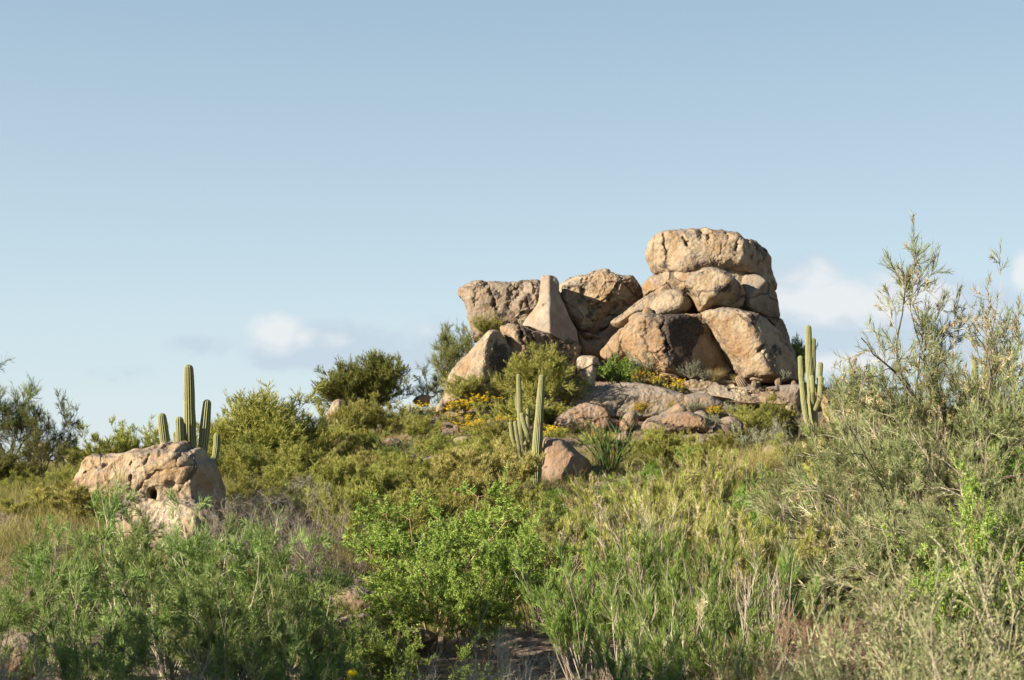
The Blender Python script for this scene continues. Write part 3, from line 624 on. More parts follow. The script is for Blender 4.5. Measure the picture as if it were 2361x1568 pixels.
def mk_broom(seed, H=2.4, mat='broom', wood='palewood', straw=1.0, dens=1.0, spread=.66):
    r = np.random.default_rng(seed); wb, lf, sd = Buf(), Buf(), Buf()
    n0 = 24; lean = r.normal(size=2)*.14
    p, d = fan(r, n0, spread, .45); d[:, :2] += lean; P1 = grow(r, p, d, H*(.55+.48*r.random(n0)), 8, .05, .24)
    wb.add(tubes(P1, .012+.007*r.random(n0), .005, 4))
    p, d, t, _ = spawn(r, P1, 9, .35, 1, .36, .15); P2 = grow(r, p, d, H*(.12+.18*r.random(len(p)))*(1.2-.5*t), 6, .08, .2)
    wb.add(tubes(P2, .0058, .0028, 3))
    leafy = r.random(len(P2)) < .7
    p, d, t, idx = spawn(r, P2[leafy], int(14*dens), .2, 1, .36, .15); P3 = grow(r, p, d, .09+.13*r.random(len(p)), 3, .08, .2)
    p, d, t, _ = spawn(r, P3, 10, .02, 1, .30, .15); n = len(p)
    lf.add(blades(p, d, .06+.08*r.random(n), .006+.006*r.random(n), r))
    bare = P2[~leafy]; p, d, t, _ = spawn(r, bare, 6, .2, 1, .4, .2); wb.add(tubes(grow(r, p, d, .12+.2*r.random(len(p)), 4, .04, .25), .004, .002, 3))
    if straw > 0:
        sel = r.random(len(P2)) < .40*straw
        p, d, t, _ = spawn(r, P2[sel], 9, .6, 1, .5, .3); P4 = grow(r, p, d, .06+.09*r.random(len(p)), 3, .05, .3)
        p, d, t, _ = spawn(r, P4, 9, .1, 1, .7, .3); n = len(p)
        sd.add(blades(p, d, .03+.045*r.random(n), .006+.006*r.random(n), r, .9))
    out = [('stems', wb.mesh('stems', L[wood])), ('foliage', lf.mesh('foliage', L[mat]))]
    if straw > 0: out.append(('dry_blossoms', sd.mesh('dry_blossoms', L['straw'])))
    return out

def mk_dry(seed, H=1.6, wood='greywood', dens=1.0):
    r = np.random.default_rng(seed); wb, tw = Buf(), Buf()
    p, d = fan(r, 12, 1.05, .15); P1 = grow(r, p, d, H*(.6+.4*r.random(12)), 8, .05, .4)
    wb.add(tubes(P1, .014, .005, 4))
    p, d, t, _ = spawn(r, P1, 10, .2, 1, .7, .25); P2 = grow(r, p, d, H*(.2+.22*r.random(len(p)))*(1.2-.5*t), 6, .04, .4, .05)
    wb.add(tubes(P2, .0055, .0025, 3))
    p, d, t, _ = spawn(r, P2, int(9*dens), .2, 1, .7, .3); P3 = grow(r, p, d, .1+.2*r.random(len(p)), 4, .03, .4)
    tw.add(tubes(P3, .0032, .0015, 3))
    p, d, t, _ = spawn(r, P3, 4, .2, 1, .7, .3); P4 = grow(r, p, d, .05+.1*r.random(len(p)), 3, .03, .4); tw.add(tubes(P4, .002, .001, 3))
    return [('branches', wb.mesh('branches', L[wood])), ('twigs', tw.mesh('twigs', L[wood]))]

def mk_bare(seed, H=2.0):
    r = np.random.default_rng(seed); wb = Buf(); n0 = 34
    p, d = fan(r, n0, .42, .25); P1 = grow(r, p, d, H*(.6+.45*r.random(n0)), 8, .05, .2); wb.add(tubes(P1, .013, .005, 4))
    p, d, t, _ = spawn(r, P1, 6, .35, 1, .4, .2); P2 = grow(r, p, d, H*(.12+.16*r.random(len(p))), 5, .05, .25); wb.add(tubes(P2, .006, .0025, 3))
    return [('stems', wb.mesh('stems', L['palewood']))]

def mk_bush(seed, H=1.0, mat='sage', wood='greywood', flowers=0.0, leaf=.035, spread=1.2):
    r = np.random.default_rng(seed); wb, lf, fl = Buf(), Buf(), Buf()
    p, d = fan(r, 22, spread, .1); P1 = grow(r, p, d, H*(.5+.4*r.random(22)), 6, .06, .3)
    wb.add(tubes(P1, .008, .003, 3))
    p, d, t, _ = spawn(r, P1, 11, .3, 1, .6, .25); P2 = grow(r, p, d, H*(.12+.2*r.random(len(p))), 4, .12, .3)
    wb.add(tubes(P2, .003, .002, 3))
    p, d, t, _ = spawn(r, P2, 22, .1, 1, .8, .35); n = len(p)
    lf.add(blades(p, d, leaf*(.7+.8*r.random(n)), leaf*.5*(.7+.6*r.random(n)), r, .5))
    out = [('stems', wb.mesh('stems', L[wood])), ('foliage', lf.mesh('foliage', L[mat]))]
    if flowers > 0:
        sel = r.random(len(P2)) < flowers
        p, d, t, _ = spawn(r, P2[sel], 3, .8, 1, .3, .2); P3 = grow(r, p, d, H*(.10+.16*r.random(len(p))), 4, .25, .15)
        out[0] = ('stems', wb.add(tubes(P3, .0022, .0018, 3)).mesh('stems', L[wood]))
        c = P3[:, -1]; k = 9
        c = np.repeat(c, k, 0); az = np.tile(np.arange(k)*2*math.pi/k, len(P3)); tl = np.repeat(r.normal(size=(len(P3), 3))*.35, k, 0)
        dd = np.stack([np.cos(az), np.sin(az), .25+0*az], 1) + tl
        fl.add(blades(c, dd, .036, .026, r, .8))
        out.append(('blossoms', fl.mesh('blossoms', L['yellow'])))
    return out

def mk_ocotillo(seed, H=3.0, n0=46):
    r = np.random.default_rng(seed); st, lf, fl = Buf(), Buf(), Buf()
    p, d = fan(r, n0, .75, .12); P1 = grow(r, p, d, H*(.6+.45*r.random(n0)), 12, .02, .22)
    st.add(tubes(P1, .022, .010, 5))
    p, d, t, _ = spawn(r, P1, 150, .06, .99, 1.1, .2); n = len(p)
    lf.add(blades(p, d, .03+.02*r.random(n), .014, r, .6))
    e = P1[::2]; tip = np.stack([e[:, -1], e[:, -1] + unit(e[:, -1]-e[:, -2])*.17], 1)
    p, d, t, _ = spawn(r, tip, 26, 0, 1, .6, .2); fl.add(blades(p, d, .045, .012, r, .7))
    return [('stems', st.mesh('stems', L['ocogreen'])), ('foliage', lf.mesh('foliage', L['ocogreen'])), ('blossoms', fl.mesh('blossoms', L['red']))]

def mk_sprawl(seed, H=3.4, lean=-1.0, mat='pale_spray', wood='greywood'):
    """wide arching bush leaning to one side: dark limbs, long pale twigs, patchy foliage"""
    r = np.random.default_rng(seed); db, wb, lf, sd = Buf(), Buf(), Buf(), Buf()
    n0 = 13; p, d = fan(r, n0, .9, .3); d[:, 0] += lean*r.random(n0)*1.2
    P1 = grow(r, p, d, H*(.65+.65*r.random(n0)), 11, .05, .26, .11); db.add(tubes(P1, .045, .013, 5))
    p, d, t, _ = spawn(r, P1, 9, .2, 1, .6, .2); d[:, 0] += .35*lean; P2 = grow(r, p, d, H*(.2+.22*r.random(len(p)))*(1.2-.5*t), 9, .06, .28, .13); wb.add(tubes(P2, .011, .005, 3))
    p, d, t, _ = spawn(r, P2, 9, .2, 1, .55, .2); P3 = grow(r, p, d, .25+.42*r.random(len(p)), 7, .07, .22, .16); wb.add(tubes(P3, .0046, .0024, 3))
    leafy = (np.sin(P3[:, 0, 0]*2.3+seed) + np.sin(P3[:, 0, 2]*2.9) + .8*r.normal(size=len(P3))) > -.1
    p, d, t, _ = spawn(r, P3[leafy], 12, .15, 1, .4, .2); P4 = grow(r, p, d, .08+.12*r.random(len(p)), 3, .1, .2)
    p, d, t, _ = spawn(r, P4, 9, .02, 1, .35, .2); n = len(p); lf.add(blades(p, d, .06+.07*r.random(n), .006+.006*r.random(n), r))
    sel = r.random(len(P3)) < .10
    p, d, t, _ = spawn(r, P3[sel], 34, .65, 1, .8, .3); n = len(p); sd.add(blades(p, d, .04+.06*r.random(n), .007+.006*r.random(n), r, .8))
    return [('limbs', db.mesh('limbs', L['darkwood'])), ('twigs', wb.mesh('twigs', L['palewood'])), ('foliage', lf.mesh('foliage', L[mat])), ('dry_blossoms', sd.mesh('dry_blossoms', L['straw']))]

def mk_tall(seed, H=5.5, mat='tall', wood='darkwood', twig='greywood', dens=1.0, straw=.10, spread=.5, wig=.36, n0=5):
    r = np.random.default_rng(seed); wb, tw, lf, sd = Buf(), Buf(), Buf(), Buf()
    p, d = fan(r, n0, spread, .2); P0 = grow(r, p, d, H*(.45+.2*r.random(n0)), 10, .03, wig); wb.add(tubes(P0, .06*H/5.5, .026*H/5.5, 6))
    p, d, t, _ = spawn(r, P0, 5, .4, 1, .7, .25); P1 = grow(r, p, d, H*(.20+.22*r.random(len(p))), 9, .06, wig); wb.add(tubes(P1, .024*H/5.5, .009, 4))
    p, d, t, _ = spawn(r, P1, 7, .3, 1, .75, .25); P2 = grow(r, p, d, H*(.09+.11*r.random(len(p)))*(1.2-.4*t), 7, .03, .36); tw.add(tubes(P2, .009, .004, 3))
    p, d, t, _ = spawn(r, P2, int(8*dens), .2, 1, .65, .25); P3 = grow(r, p, d, .14+.26*r.random(len(p)), 5, .06, .28); tw.add(tubes(P3, .0046, .0022, 3))
    sel = (np.sin(P3[:, 0, 0]*2.1+seed) + np.sin(P3[:, 0, 2]*2.5+1) + .9*r.normal(size=len(P3))) > -.7
    p, d, t, _ = spawn(r, P3[sel], 20, .1, 1, .45, .2); n = len(p); lf.add(blades(p, d, .06+.10*r.random(n), .006+.005*r.random(n), r))
    out = [('trunk', wb.mesh('trunk', L[wood])), ('branches', tw.mesh('branches', L[twig])), ('crown', lf.mesh('crown', L[mat]))]
    if straw > 0:
        sel = r.random(len(P3)) < straw
        p, d, t, _ = spawn(r, P3[sel], 26, .5, 1, .8, .3); n = len(p); sd.add(blades(p, d, .04+.06*r.random(n), .008+.006*r.random(n), r, .8))
        out.append(('dry_blossoms', sd.mesh('dry_blossoms', L['straw'])))
    return out

def mk_near(seed, H=1.3):
    """pale twiggy shrub close to the viewer, small grey-green leaves and dry calyces"""
    r = np.random.default_rng(seed); wb, lf, sd = Buf(), Buf(), Buf()
    n0 = 40; p, d = fan(r, n0, 1.0, .35); P1 = grow(r, p, d, H*(.6+.5*r.random(n0)), 8, .04, .35); wb.add(tubes(P1, .006, .0025, 4))
    p, d, t, _ = spawn(r, P1, 14, .2, 1, .6, .25); P2 = grow(r, p, d, .16+.26*r.random(len(p)), 6, .06, .35); wb.add(tubes(P2, .0024, .0014, 3))
    p, d, t, _ = spawn(r, P2, 30, .1, 1, .7, .3); n = len(p); lf.add(blades(p, d, .022+.03*r.random(n), .0045+.004*r.random(n), r, .6))
    p, d, t, _ = spawn(r, P2, 4, .4, 1, .8, .3); n = len(p); sd.add(blades(p, d, .014+.02*r.random(n), .004+.003*r.random(n), r, .9))
    return [('stems', wb.mesh('stems', L['palewood'])), ('foliage', lf.mesh('foliage', L['pale_spray'])), ('dry_blossoms', sd.mesh('dry_blossoms', L['straw']))]

def mk_tuft(seed, H=.7, mat='drygrass', n=420):
    r = np.random.default_rng(seed); b = Buf()
    p, d = fan(r, n, .7, .16); P = grow(r, p, d, H*(.45+.6*r.random(n)), 5, -.02, .15, .12); b.add(tubes(P, .0035, .001, 3))
    return [('blades', b.mesh('blades', L[mat]))]

PROTO = {}
def proto(kind, var):
    key = (kind, var)
    if key not in PROTO:
        f, kw = KINDS[kind]
        parts = f(1000 + 37*var + abs(hash_(kind)), **kw)
        mx, mn = 0, 0; pts = []
        for nm, me in parts:
            a = np.empty(len(me.vertices)*3, np.float32); me.vertices.foreach_get('co', a); pts.append(a.reshape(-1, 3))
        a = np.concatenate(pts); H = np.percentile(a[:, 2], 99.7)
        W = np.percentile(a[:, 0], 98.5) - np.percentile(a[:, 0], 1.5); cx = 0.5*(np.percentile(a[:, 0], 98.5) + np.percentile(a[:, 0], 1.5))
        PROTO[key] = (parts, H, W, cx)
    return PROTO[key]
def hash_(s): return sum(ord(c)*(i+3) for i, c in enumerate(s)) % 900

KINDS = {
 'olive':   (mk_paloverde, dict(mat='olive', dens=1.0)),
 'olivetree': (mk_paloverde, dict(mat='olive', trunk=True, H=3.4, dens=1.15)),
 'darktree': (mk_paloverde, dict(mat='olive_green', trunk=True, H=3.6, dens=1.25)),
 'sparsetree': (mk_paloverde, dict(mat='olive_green', wood='darkwood', trunk=True, H=4.4, sparse=True)),
 'edgetree': (mk_tall, dict(H=4.2, mat='olive_green', twig='darkwood', straw=0, spread=.85, wig=.5, n0=7, dens=2.0)),
 'deadpale': (mk_dry, dict(wood='palewood', H=1.5, dens=.7)),
 'barestems': (mk_bare, dict()),
 'wisp':    (mk_paloverde, dict(mat='olive', wood='darkwood', trunk=True, H=2.2, sparse=True, dens=.6)),
 'strawolive': (mk_paloverde, dict(mat='straw_olive', H=2.0, dens=1.0, spread=.9)),
 'feather': (mk_feather, dict()),
 'mesquite': (mk_mesquite, dict()),
 'green':   (mk_mesquite, dict(mat='mid', wood='darkwood', H=2.0, leaf=.9)),
 'fern':    (mk_feather, dict(mat='mid', H=1.8, dens=1.1)),
 'broom':   (mk_broom, dict(straw=.12)),
 'strawbroom': (mk_broom, dict(spread=.9, straw=1.25, H=2.1, mat='olive')),
 'dry':     (mk_dry, dict()),
 'redtwig': (mk_dry, dict(wood='redwood', H=1.3)),
 'sage':    (mk_bush, dict()),
 'brittle': (mk_bush, dict(mat='greengrey', flowers=.55, H=.9)),
 'sparsebrittle': (mk_bush, dict(mat='greengrey', flowers=.25, H=1.0)),
 'leafy':   (mk_bush, dict(mat='mid', H=1.2, leaf=.045)),
 'ocotillo': (mk_ocotillo, dict()),
 'thinocotillo': (mk_ocotillo, dict(n0=12, H=2.6)),
 'sprawl':  (mk_sprawl, dict()),
 'tall':    (mk_tall, dict(dens=1.6, straw=.13)),
 'near':    (mk_near, dict()),
 'drytuft': (mk_tuft, dict()),
 'greentuft': (mk_tuft, dict(mat='greengrass', H=.9)),
}
NARROW = ('olivetree', 'darktree', 'sparsetree', 'wisp', 'sage', 'brittle', 'sparsebrittle', 'leafy', 'ocotillo', 'thinocotillo')
def plant(kind, var, x, top, w, Y, name, label, cat, group=None, rot=None, base=None, mirror=False):
    parts, H, W, cx = proto(kind, var)
    X = (x-CX)/FD*Y
    zg = ground(X, Y) - 0.05
    if base is not None: zg = EZ + (HZ-base)/FD*Y
    h = max(0.35, EZ + (HZ-top)/FD*Y - zg)
    sz = h/H; sx = (w/FD*Y)/W*(0.95 if kind in NARROW else 1.15)
    if kind not in NARROW or 'tree' in kind: sx = min(max(sx, .70*sz), 1.35*sz)
    root = empty(name, (X - (cx*sx if (rot == 0) else 0), Y, zg))
    root.rotation_euler = (0, 0, random.uniform(0, 6.28) if rot is None else rot)
    root.scale = (sx*(-1 if mirror else 1), sx, sz)
    tag(root, label, cat, group)
    for nm, me in parts:
        link(bpy.data.objects.new(nm, me), root)
    return root
# ------------------------------------------------------------------ saguaros and barrel cacti
def cactus_material():
    T = NT('saguaro_skin'); t = T.t
    at_ = T.n('ShaderNodeAttribute'); at_.attribute_name = 'crest'
    P = T.n('ShaderNodeNewGeometry').outputs['Position']
    base = mixc(t, nz(t, P, 2.5, 4), (.085,.105,.035), (.14,.155,.055))
    c = mixc(t, mth(t, 'MULTIPLY', sstep(t, at_.outputs['Fac'], .45, .95), .75), base, (.36,.34,.19))
    rings = nz(t, T.n('ShaderNodeMapping', {'Vector': P, 'Scale': (.3, .3, 3.2)}).outputs[0], 1.6, 3)
    c = mixc(t, mth(t, 'MULTIPLY', sstep(t, rings, .5, .7), .35), c, (.25,.25,.09))
    c = mixc(t, mth(t, 'MULTIPLY', sstep(t, nz(t, P, 2.2, 5, .65), .57, .66), .7), c, (.15,.105,.06))
    b = T.n('ShaderNodeBump', {'Height': nz(t, P, 40, 3), 'Strength': .3, 'Distance': .02})
    p = T.n('ShaderNodeBsdfPrincipled', {'Base Color': c, 'Roughness': .75, 'Normal': b.outputs[0]}); p.inputs['Specular IOR Level'].default_value = .25
    T.n('ShaderNodeOutputMaterial', {'Surface': p.outputs[0]}); return T.m
def barrel_material():
    T = NT('barrel_cactus_skin'); t = T.t
    at_ = T.n('ShaderNodeAttribute'); at_.attribute_name = 'crest'
    c = mixc(t, sstep(t, at_.outputs['Fac'], .3, .9), (.06,.065,.03), (.27,.17,.12))
    p = T.n('ShaderNodeBsdfPrincipled', {'Base Color': c, 'Roughness': .85}); T.n('ShaderNodeOutputMaterial', {'Surface': p.outputs[0]}); return T.m
MC, MB_ = cactus_material(), barrel_material()

def ribbed(path, rads, ribs, depth, org, mat, name):
    """ribbed column along a path of 3-D points with one radius per point and a rounded top"""
    P = np.array(path, float); n = 46
    L_ = np.concatenate([[0], np.cumsum(np.linalg.norm(np.diff(P, axis=0), axis=1))])
    u = np.linspace(0, 1, n)*L_[-1]
    # smooth interpolation of the path
    C = np.stack([np.interp(u, L_, P[:, k]) for k in range(3)], 1)
    for _ in range(6): C[1:-1] = .25*C[:-2] + .5*C[1:-1] + .25*C[2:]
    rr = np.interp(u, L_, rads)
    rr = rr*(1 + .025*np.sin(u*5.1+L_[-1]) + .015*np.sin(u*11.3))
    tan = unit(np.gradient(C, axis=0))
    a = unit(np.cross(tan, np.array([0, 1.0, 0.08]))); b = np.cross(tan, a)
    # dome rows
    rows_c, rows_r = list(C), list(rr)
    top = C[-1]; tt = tan[-1]; R = rr[-1]
    A = [a[i] for i in range(n)]; B = [b[i] for i in range(n)]
    for ph in np.linspace(0, math.pi/2, 8)[1:]:
        rows_c.append(top + tt*R*1.05*math.sin(ph)); rows_r.append(max(R*math.cos(ph), R*.03)); A.append(a[-1]); B.append(b[-1])
    S = ribs*6; th = np.arange(S)*2*math.pi/S
    cs = .5 + .5*np.cos(ribs*th); prof = 1 + depth*(cs**.8 - .5)
    V, at_ = [], []
    for c_, r_, a_, b_ in zip(rows_c, rows_r, A, B):
        V.append(c_[None] + r_*prof[:, None]*(np.cos(th)[:, None]*a_ + np.sin(th)[:, None]*b_)); at_.append(cs)
    m = len(rows_c); V = np.concatenate(V) - np.array(org)
    j = np.arange(S); jn = (j+1) % S
    F = np.concatenate([np.stack([i*S+j, i*S+jn, (i+1)*S+jn, (i+1)*S+j], 1) for i in range(m-1)])
    return quad_mesh(name, V, F, mat, True, ('crest', np.concatenate(at_)))

def saguaro(frame, Y, label, columns, group='saguaros', ribs=15):
    """columns: (part name, [(x, y, width, dY)...] from foot to tip) measured in the frame"""
    x0, y0 = cv(frame, [columns[0][1][0][:2]])[0]
    X0 = (x0-CX)/FD*Y; org = Vector((X0, Y, min(ground(X0, Y), EZ + (HZ-y0)/FD*Y)))
    root = empty('saguaro', org); tag(root, label, 'saguaro cactus', group)
    for i, (nm, pts) in enumerate(columns):
        path, rads = [], []
        for (x, y, w, dY) in pts:
            px, py = cv(frame, [(x, y)])[0]
            path.append(((px-CX)/FD*Y, Y+dY, EZ + (HZ-py)/FD*Y)); rads.append(w*frame[2]/2/FD*Y)
        if i == 0 and path[0][2] > org.z: path.insert(0, (path[0][0], path[0][1], org.z-.2)); rads.insert(0, rads[0])
        # the rounded tip sits inside the measured height
        path[-1] = (path[-1][0], path[-1][1], path[-1][2] - rads[-1])
        link(bpy.data.objects.new(nm, ribbed(path, rads, ribs if i == 0 else ribs-2, .17, org, MC, nm)), root)
    return root

# left group behind the golden boulder (frame C1)
saguaro(C1, 37.5, 'tallest saguaro on the left, rising behind the golden boulder with arms on both sides', [
    ('stem', [(1500,1180,86,0),(1492,960,88,0),(1487,740,86,0),(1482,500,80,0),(1479,310,68,0)]),
    ('arm', [(1500,1060,40,-.1),(1440,1010,60,-.35),(1436,900,66,-.38),(1432,723,60,-.38)]),
    ('arm', [(1510,1120,40,0),(1575,1060,68,.1),(1595,850,76,.12),(1608,700,70,.12),(1616,583,60,.12)]),
    ('arm', [(1560,1100,36,.2),(1650,1050,50,.55),(1662,950,54,.6),(1664,845,48,.6)])])
saguaro(C1, 37.2, 'short leaning saguaro on the far left with a small stub behind it', [
    ('stem', [(1310,1120,70,0),(1292,900,74,0),(1278,790,72,0),(1270,692,60,0)]),
    ('arm', [(1310,1060,30,.2),(1345,1000,40,.45),(1345,920,44,.5),(1338,833,38,.5)])])
saguaro(CB, 47.6, 'slender saguaro with several upturned arms left of the thick single column', [
    ('stem', [(945,1400,60,.5),(935,1080,58,.5),(925,900,54,.5),(912,600,50,.5),(903,342,40,.5)]),
    ('arm', [(930,720,14,.6),(884,680,18,.75),(880,600,20,.75),(878,525,18,.75)]),
    ('arm', [(925,1120,26,.3),(890,1080,34,.2),(860,1020,38,.15),(838,930,38,.15),(826,812,36,.15)]),
    ('arm', [(930,1150,26,.2),(912,1080,34,-.05),(896,1000,36,-.1),(882,900,36,-.1),(871,805,32,-.1)]),
    ('arm', [(1000,1120,24,.5),(1000,900,30,.8),(992,800,32,.8),(994,678,28,.8)]),
    ('arm', [(960,1030,30,.3),(1015,985,42,0),(990,935,46,-.15),(960,850,46,-.15),(936,728,40,-.15)])])
saguaro(CB, 46.8, 'thick single saguaro column standing in front of the round granite boulder', [
    ('stem', [(1068,1420,100,0),(1078,1150,98,0),(1088,1000,92,0),(1098,850,82,0),(1112,620,70,0),(1128,355,54,0)])], ribs=17)
saguaro(C6, 54.5, 'many-armed pale saguaro at the right end of the rock platform', [
    ('stem', [(245,1340,56,0),(240,1180,54,0),(226,1020,48,0),(213,850,44,0),(208,628,36,0)]),
    ('arm', [(232,1060,28,.3),(250,1000,36,.5),(253,860,38,.5),(255,702,34,.5)]),
    ('arm', [(215,1120,26,.2),(186,1060,32,.3),(176,960,34,.3),(169,816,32,.3)]),
    ('arm', [(220,1280,28,-.2),(186,1230,34,-.4),(170,1140,34,-.4),(155,983,32,-.4)]),
    ('arm', [(240,1080,26,-.2),(262,1010,34,-.5),(262,940,34,-.5),(265,866,32,-.5)]),
    ('arm', [(240,1160,26,-.4),(254,1100,30,-.75),(258,1030,32,-.75),(261,955,30,-.75)]),
    ('arm', [(230,1120,24,-.3),(216,1050,28,-.6),(213,1000,28,-.6),(212,948,26,-.6)])])
saguaro(C6, 60, 'distant dark saguaro seen through the bare branches of the tall right-hand tree', [
    ('stem', [(1325,1280,46,0),(1322,1100,46,0),(1320,980,42,0),(1320,866,36,0)])], group='saguaros behind the tall tree')
saguaro(C6, 61, 'distant saguaro with a short arm, left one of two behind the tall tree', [
    ('stem', [(1262,1280,44,0),(1258,1080,44,0),(1254,950,40,0),(1250,825,34,0)]),
    ('arm', [(1250,1180,24,0),(1186,1130,34,0),(1180,1090,36,0),(1180,1050,32,0)])], group='saguaros behind the tall tree')
saguaro(C2, 55, 'stubby young saguaro in front of the low pale boulder on the left flank', [
    ('stem', [(808,990,34,0),(808,940,36,0),(806,900,36,0),(803,858,30,0)])])

def barrel(frame, x, y0, y1, w, Y, label, tilt=0.0):
    px, py = cv(frame, [(x, y1)])[0]; k = frame[2]/FD*Y
    h = (y1-y0)*k; r_ = w*k/2
    X = (px-CX)/FD*Y; org = Vector((X, Y, EZ + (HZ-py)/FD*Y))
    path = [(X+tilt*s*h, Y, org.z + s*(h-r_*.8)) for s in (-.25, 0, .35, .7, 1)]
    me = ribbed(path, [r_*.75, r_*.88, r_, r_, r_*.86], 13, .22, org, MB_, 'barrel_cactus')
    o = link(bpy.data.objects.new('barrel_cactus', me)); o.location = org
    tag(o, label, 'barrel cactus', 'barrel cacti')
barrel(C2, 1621, 782, 885, 52, 56.5, 'reddish barrel cactus in the dark hollow below the yellow flowers')
barrel(C5, 1722, 300, 382, 66, 60.6, 'largest leaning barrel cactus on the ledge at the toe of the bright slab', -.45)
barrel(C5, 1803, 340, 388, 42, 60.4, 'small dark green barrel cactus just right of the leaning one')
barrel(C5, 1836, 345, 386, 30, 60.6, 'narrow brown barrel cactus pressed against the small dark green one')
barrel(C5, 1992, 312, 370, 46, 60.8, 'round barrel cactus beneath the dried grey sage at the slab corner')
barrel(C5, 2115, 340, 376, 38, 60.8, 'small pinkish barrel cactus at the right end of the ledge')

# ------------------------------------------------------------------ plants, from the hill down to the viewer: kind, variant, x, top, width, distance
G_OL = 'olive palo verde bushes'
def olive(v, x, top, w, Y, label, kind='olive', cat='bush', name='palo_verde_bush', group=G_OL, **k):
    if kind in ('olive', 'strawolive') and 540 < x < 1180 and Y > 32 and x != 885: top -= 16
    return plant(kind, v, x, top, w, Y, name, label, cat, group, **k)
# skyline trees
TR = dict(cat='tree', name='palo_verde_tree', group='palo verde trees on the skyline')
olive(0, 858, 814, 200, 64, 'round dark olive tree standing alone on the hilltop skyline', 'darktree', **TR)
olive(1, 612, 888, 275, 50, 'broad olive tree with visible trunk right of the left saguaros', 'olivetree', **TR)
olive(0, 15, 828, 230, 46, 'airy tree cut by the left edge with crooked dark trunk', 'edgetree', **TR)
olive(1, 85, 905, 140, 45, 'smaller bare-looking dark tree beside the airy left edge tree', 'edgetree', **TR)
olive(2, 1052, 745, 130, 67, 'thin grey-green tree rising behind the sunlit dome boulder', 'edgetree', **TR)
olive(0, 1080, 862, 105, 60.5, 'wispy small tree in front of the sunlit dome boulder', 'wisp', cat='tree', name='palo_verde_sapling', group='small wispy trees on the rocks', base=932)
olive(1, 1128, 716, 95, 65.2, 'wispy shrub growing on the ledge against the flat-topped boulder', 'wisp', cat='shrub', name='ledge_shrub', group='small wispy trees on the rocks', base=800)
olive(3, 1238, 800, 185, 59.6, 'fan-shaped palo verde before the dark boulder, behind both saguaro columns', 'olivetree', cat='tree', name='palo_verde_tree', group='palo verde trees on the skyline', base=945)
olive(2, 1836, 780, 60, 66, 'dark small bush peeping out right of the big slab', 'darktree', cat='bush', name='dark_bush', group=None, base=870)
# left bushes behind the golden boulder
olive(0, 232, 978, 130, 52, 'grey-olive bush left of the saguaros on the skyline')
olive(1, 312, 962, 125, 53, 'feathery-topped olive bush just left of the short leaning saguaro')
olive(2, 395, 1005, 110, 54, 'low olive bush hidden behind the stems of the left saguaros')
olive(3, 500, 950, 110, 52, 'pale olive bush between the saguaros and the broad tree')
olive(2, 520, 1035, 130, 46, 'shady bush right behind the dark end of the golden boulder', 'darktree', name='dark_bush')
olive(0, 60, 1085, 190, 40, 'olive bush at the left edge below the dark trees')
olive(1, 150, 1070, 170, 38.5, 'olive bush left of the golden boulder with a shaded hollow')
olive(0, 200, 1100, 120, 33.2, 'straw-coloured twiggy bush overlapping the left tip of the golden boulder', 'strawolive', name='dry_bush', group='straw coloured bushes')
olive(1, 30, 1150, 150, 34, 'dry yellowish bush at the left edge above the feathery shrubs', 'strawolive', name='dry_bush', group='straw coloured bushes')
olive(2, 110, 1120, 140, 34.5, 'dull straw-green bush in the middle of the left edge thicket', 'strawolive', name='dry_bush', group='straw coloured bushes')
olive(3, 0, 1040, 110, 43, 'dark leafy bush in the left margin under the airy tree', 'darktree', name='dark_bush', group=None)
# hill left flank
olive(0, 885, 905, 190, 59, 'yellow-olive bush directly below the hilltop tree')
olive(1, 965, 965, 175, 56.5, 'drooping olive bush below the yellow flowers, above the small ocotillo')
olive(2, 800, 935, 110, 58.5, 'small olive bush over the dark angular boulder')
olive(3, 1190, 905, 150, 57, 'dense olive bush between the dome boulder and the saguaro tips')
olive(0, 1140, 975, 130, 54.5, 'loose olive bush left of the slender saguaro with yellow flowers about it')
olive(1, 1280, 935, 120, 58, 'shaded bush with scattered yellow flowers right of the saguaro columns', 'darktree', name='dark_bush', base=1000)
olive(2, 560, 1035, 170, 45, 'olive bush under the broad left tree')
olive(3, 680, 1030, 190, 46, 'olive bush right of the broad tree on the bank')
olive(0, 790, 1010, 150, 50, 'olive bush in front of the low pale boulder')
olive(1, 640, 1075, 150, 40, 'round yellow-green bush above the grey dry shrubs')
olive(2, 755, 1060, 190, 41, 'open olive bush with a bent yellow branch')
olive(3, 860, 1075, 160, 42, 'shadowy olive bush below the small ocotillo')
olive(0, 900, 1030, 120, 49, 'small olive bush left of the small ocotillo', 'darktree', name='dark_bush')
olive(2, 1050, 1060, 170, 44, 'pale olive bush among small stones below the barrel cactus', 'strawolive', name='dry_bush', group='straw coloured bushes')
olive(3, 1130, 1040, 170, 43.5, 'yellowish bush left of the slender saguaro foot', 'strawolive', name='dry_bush', group='straw coloured bushes')
olive(0, 985, 1075, 150, 42, 'tangled olive bush above the bright green bush')
olive(1, 1180, 1105, 150, 41, 'olive bush covering the foot of the saguaros')
olive(2, 865, 1125, 200, 33, 'large olive bush at the left shoulder of the bright green bush')
olive(3, 1150, 1130, 170, 34, 'olive bush at the right shoulder of the bright green bush')
olive(1, 960, 1110, 180, 37, 'olive bush peeping over the bright green bush')
olive(1, 720, 985, 130, 53, 'olive bush left of the low pale boulder on the bank')
olive(2, 845, 1000, 120, 54, 'olive bush at the foot of the low pale boulder')
olive(3, 1010, 1010, 130, 52, 'olive bush below the reddish barrel cactus')
olive(1, 940, 1045, 150, 46, 'broad olive bush in front of the small thin ocotillo')
olive(0, 1075, 1010, 130, 50, 'rounded olive bush left of the slender saguaro at mid height')
olive(2, 1160, 1005, 120, 51, 'olive bush touching the left arms of the slender saguaro')
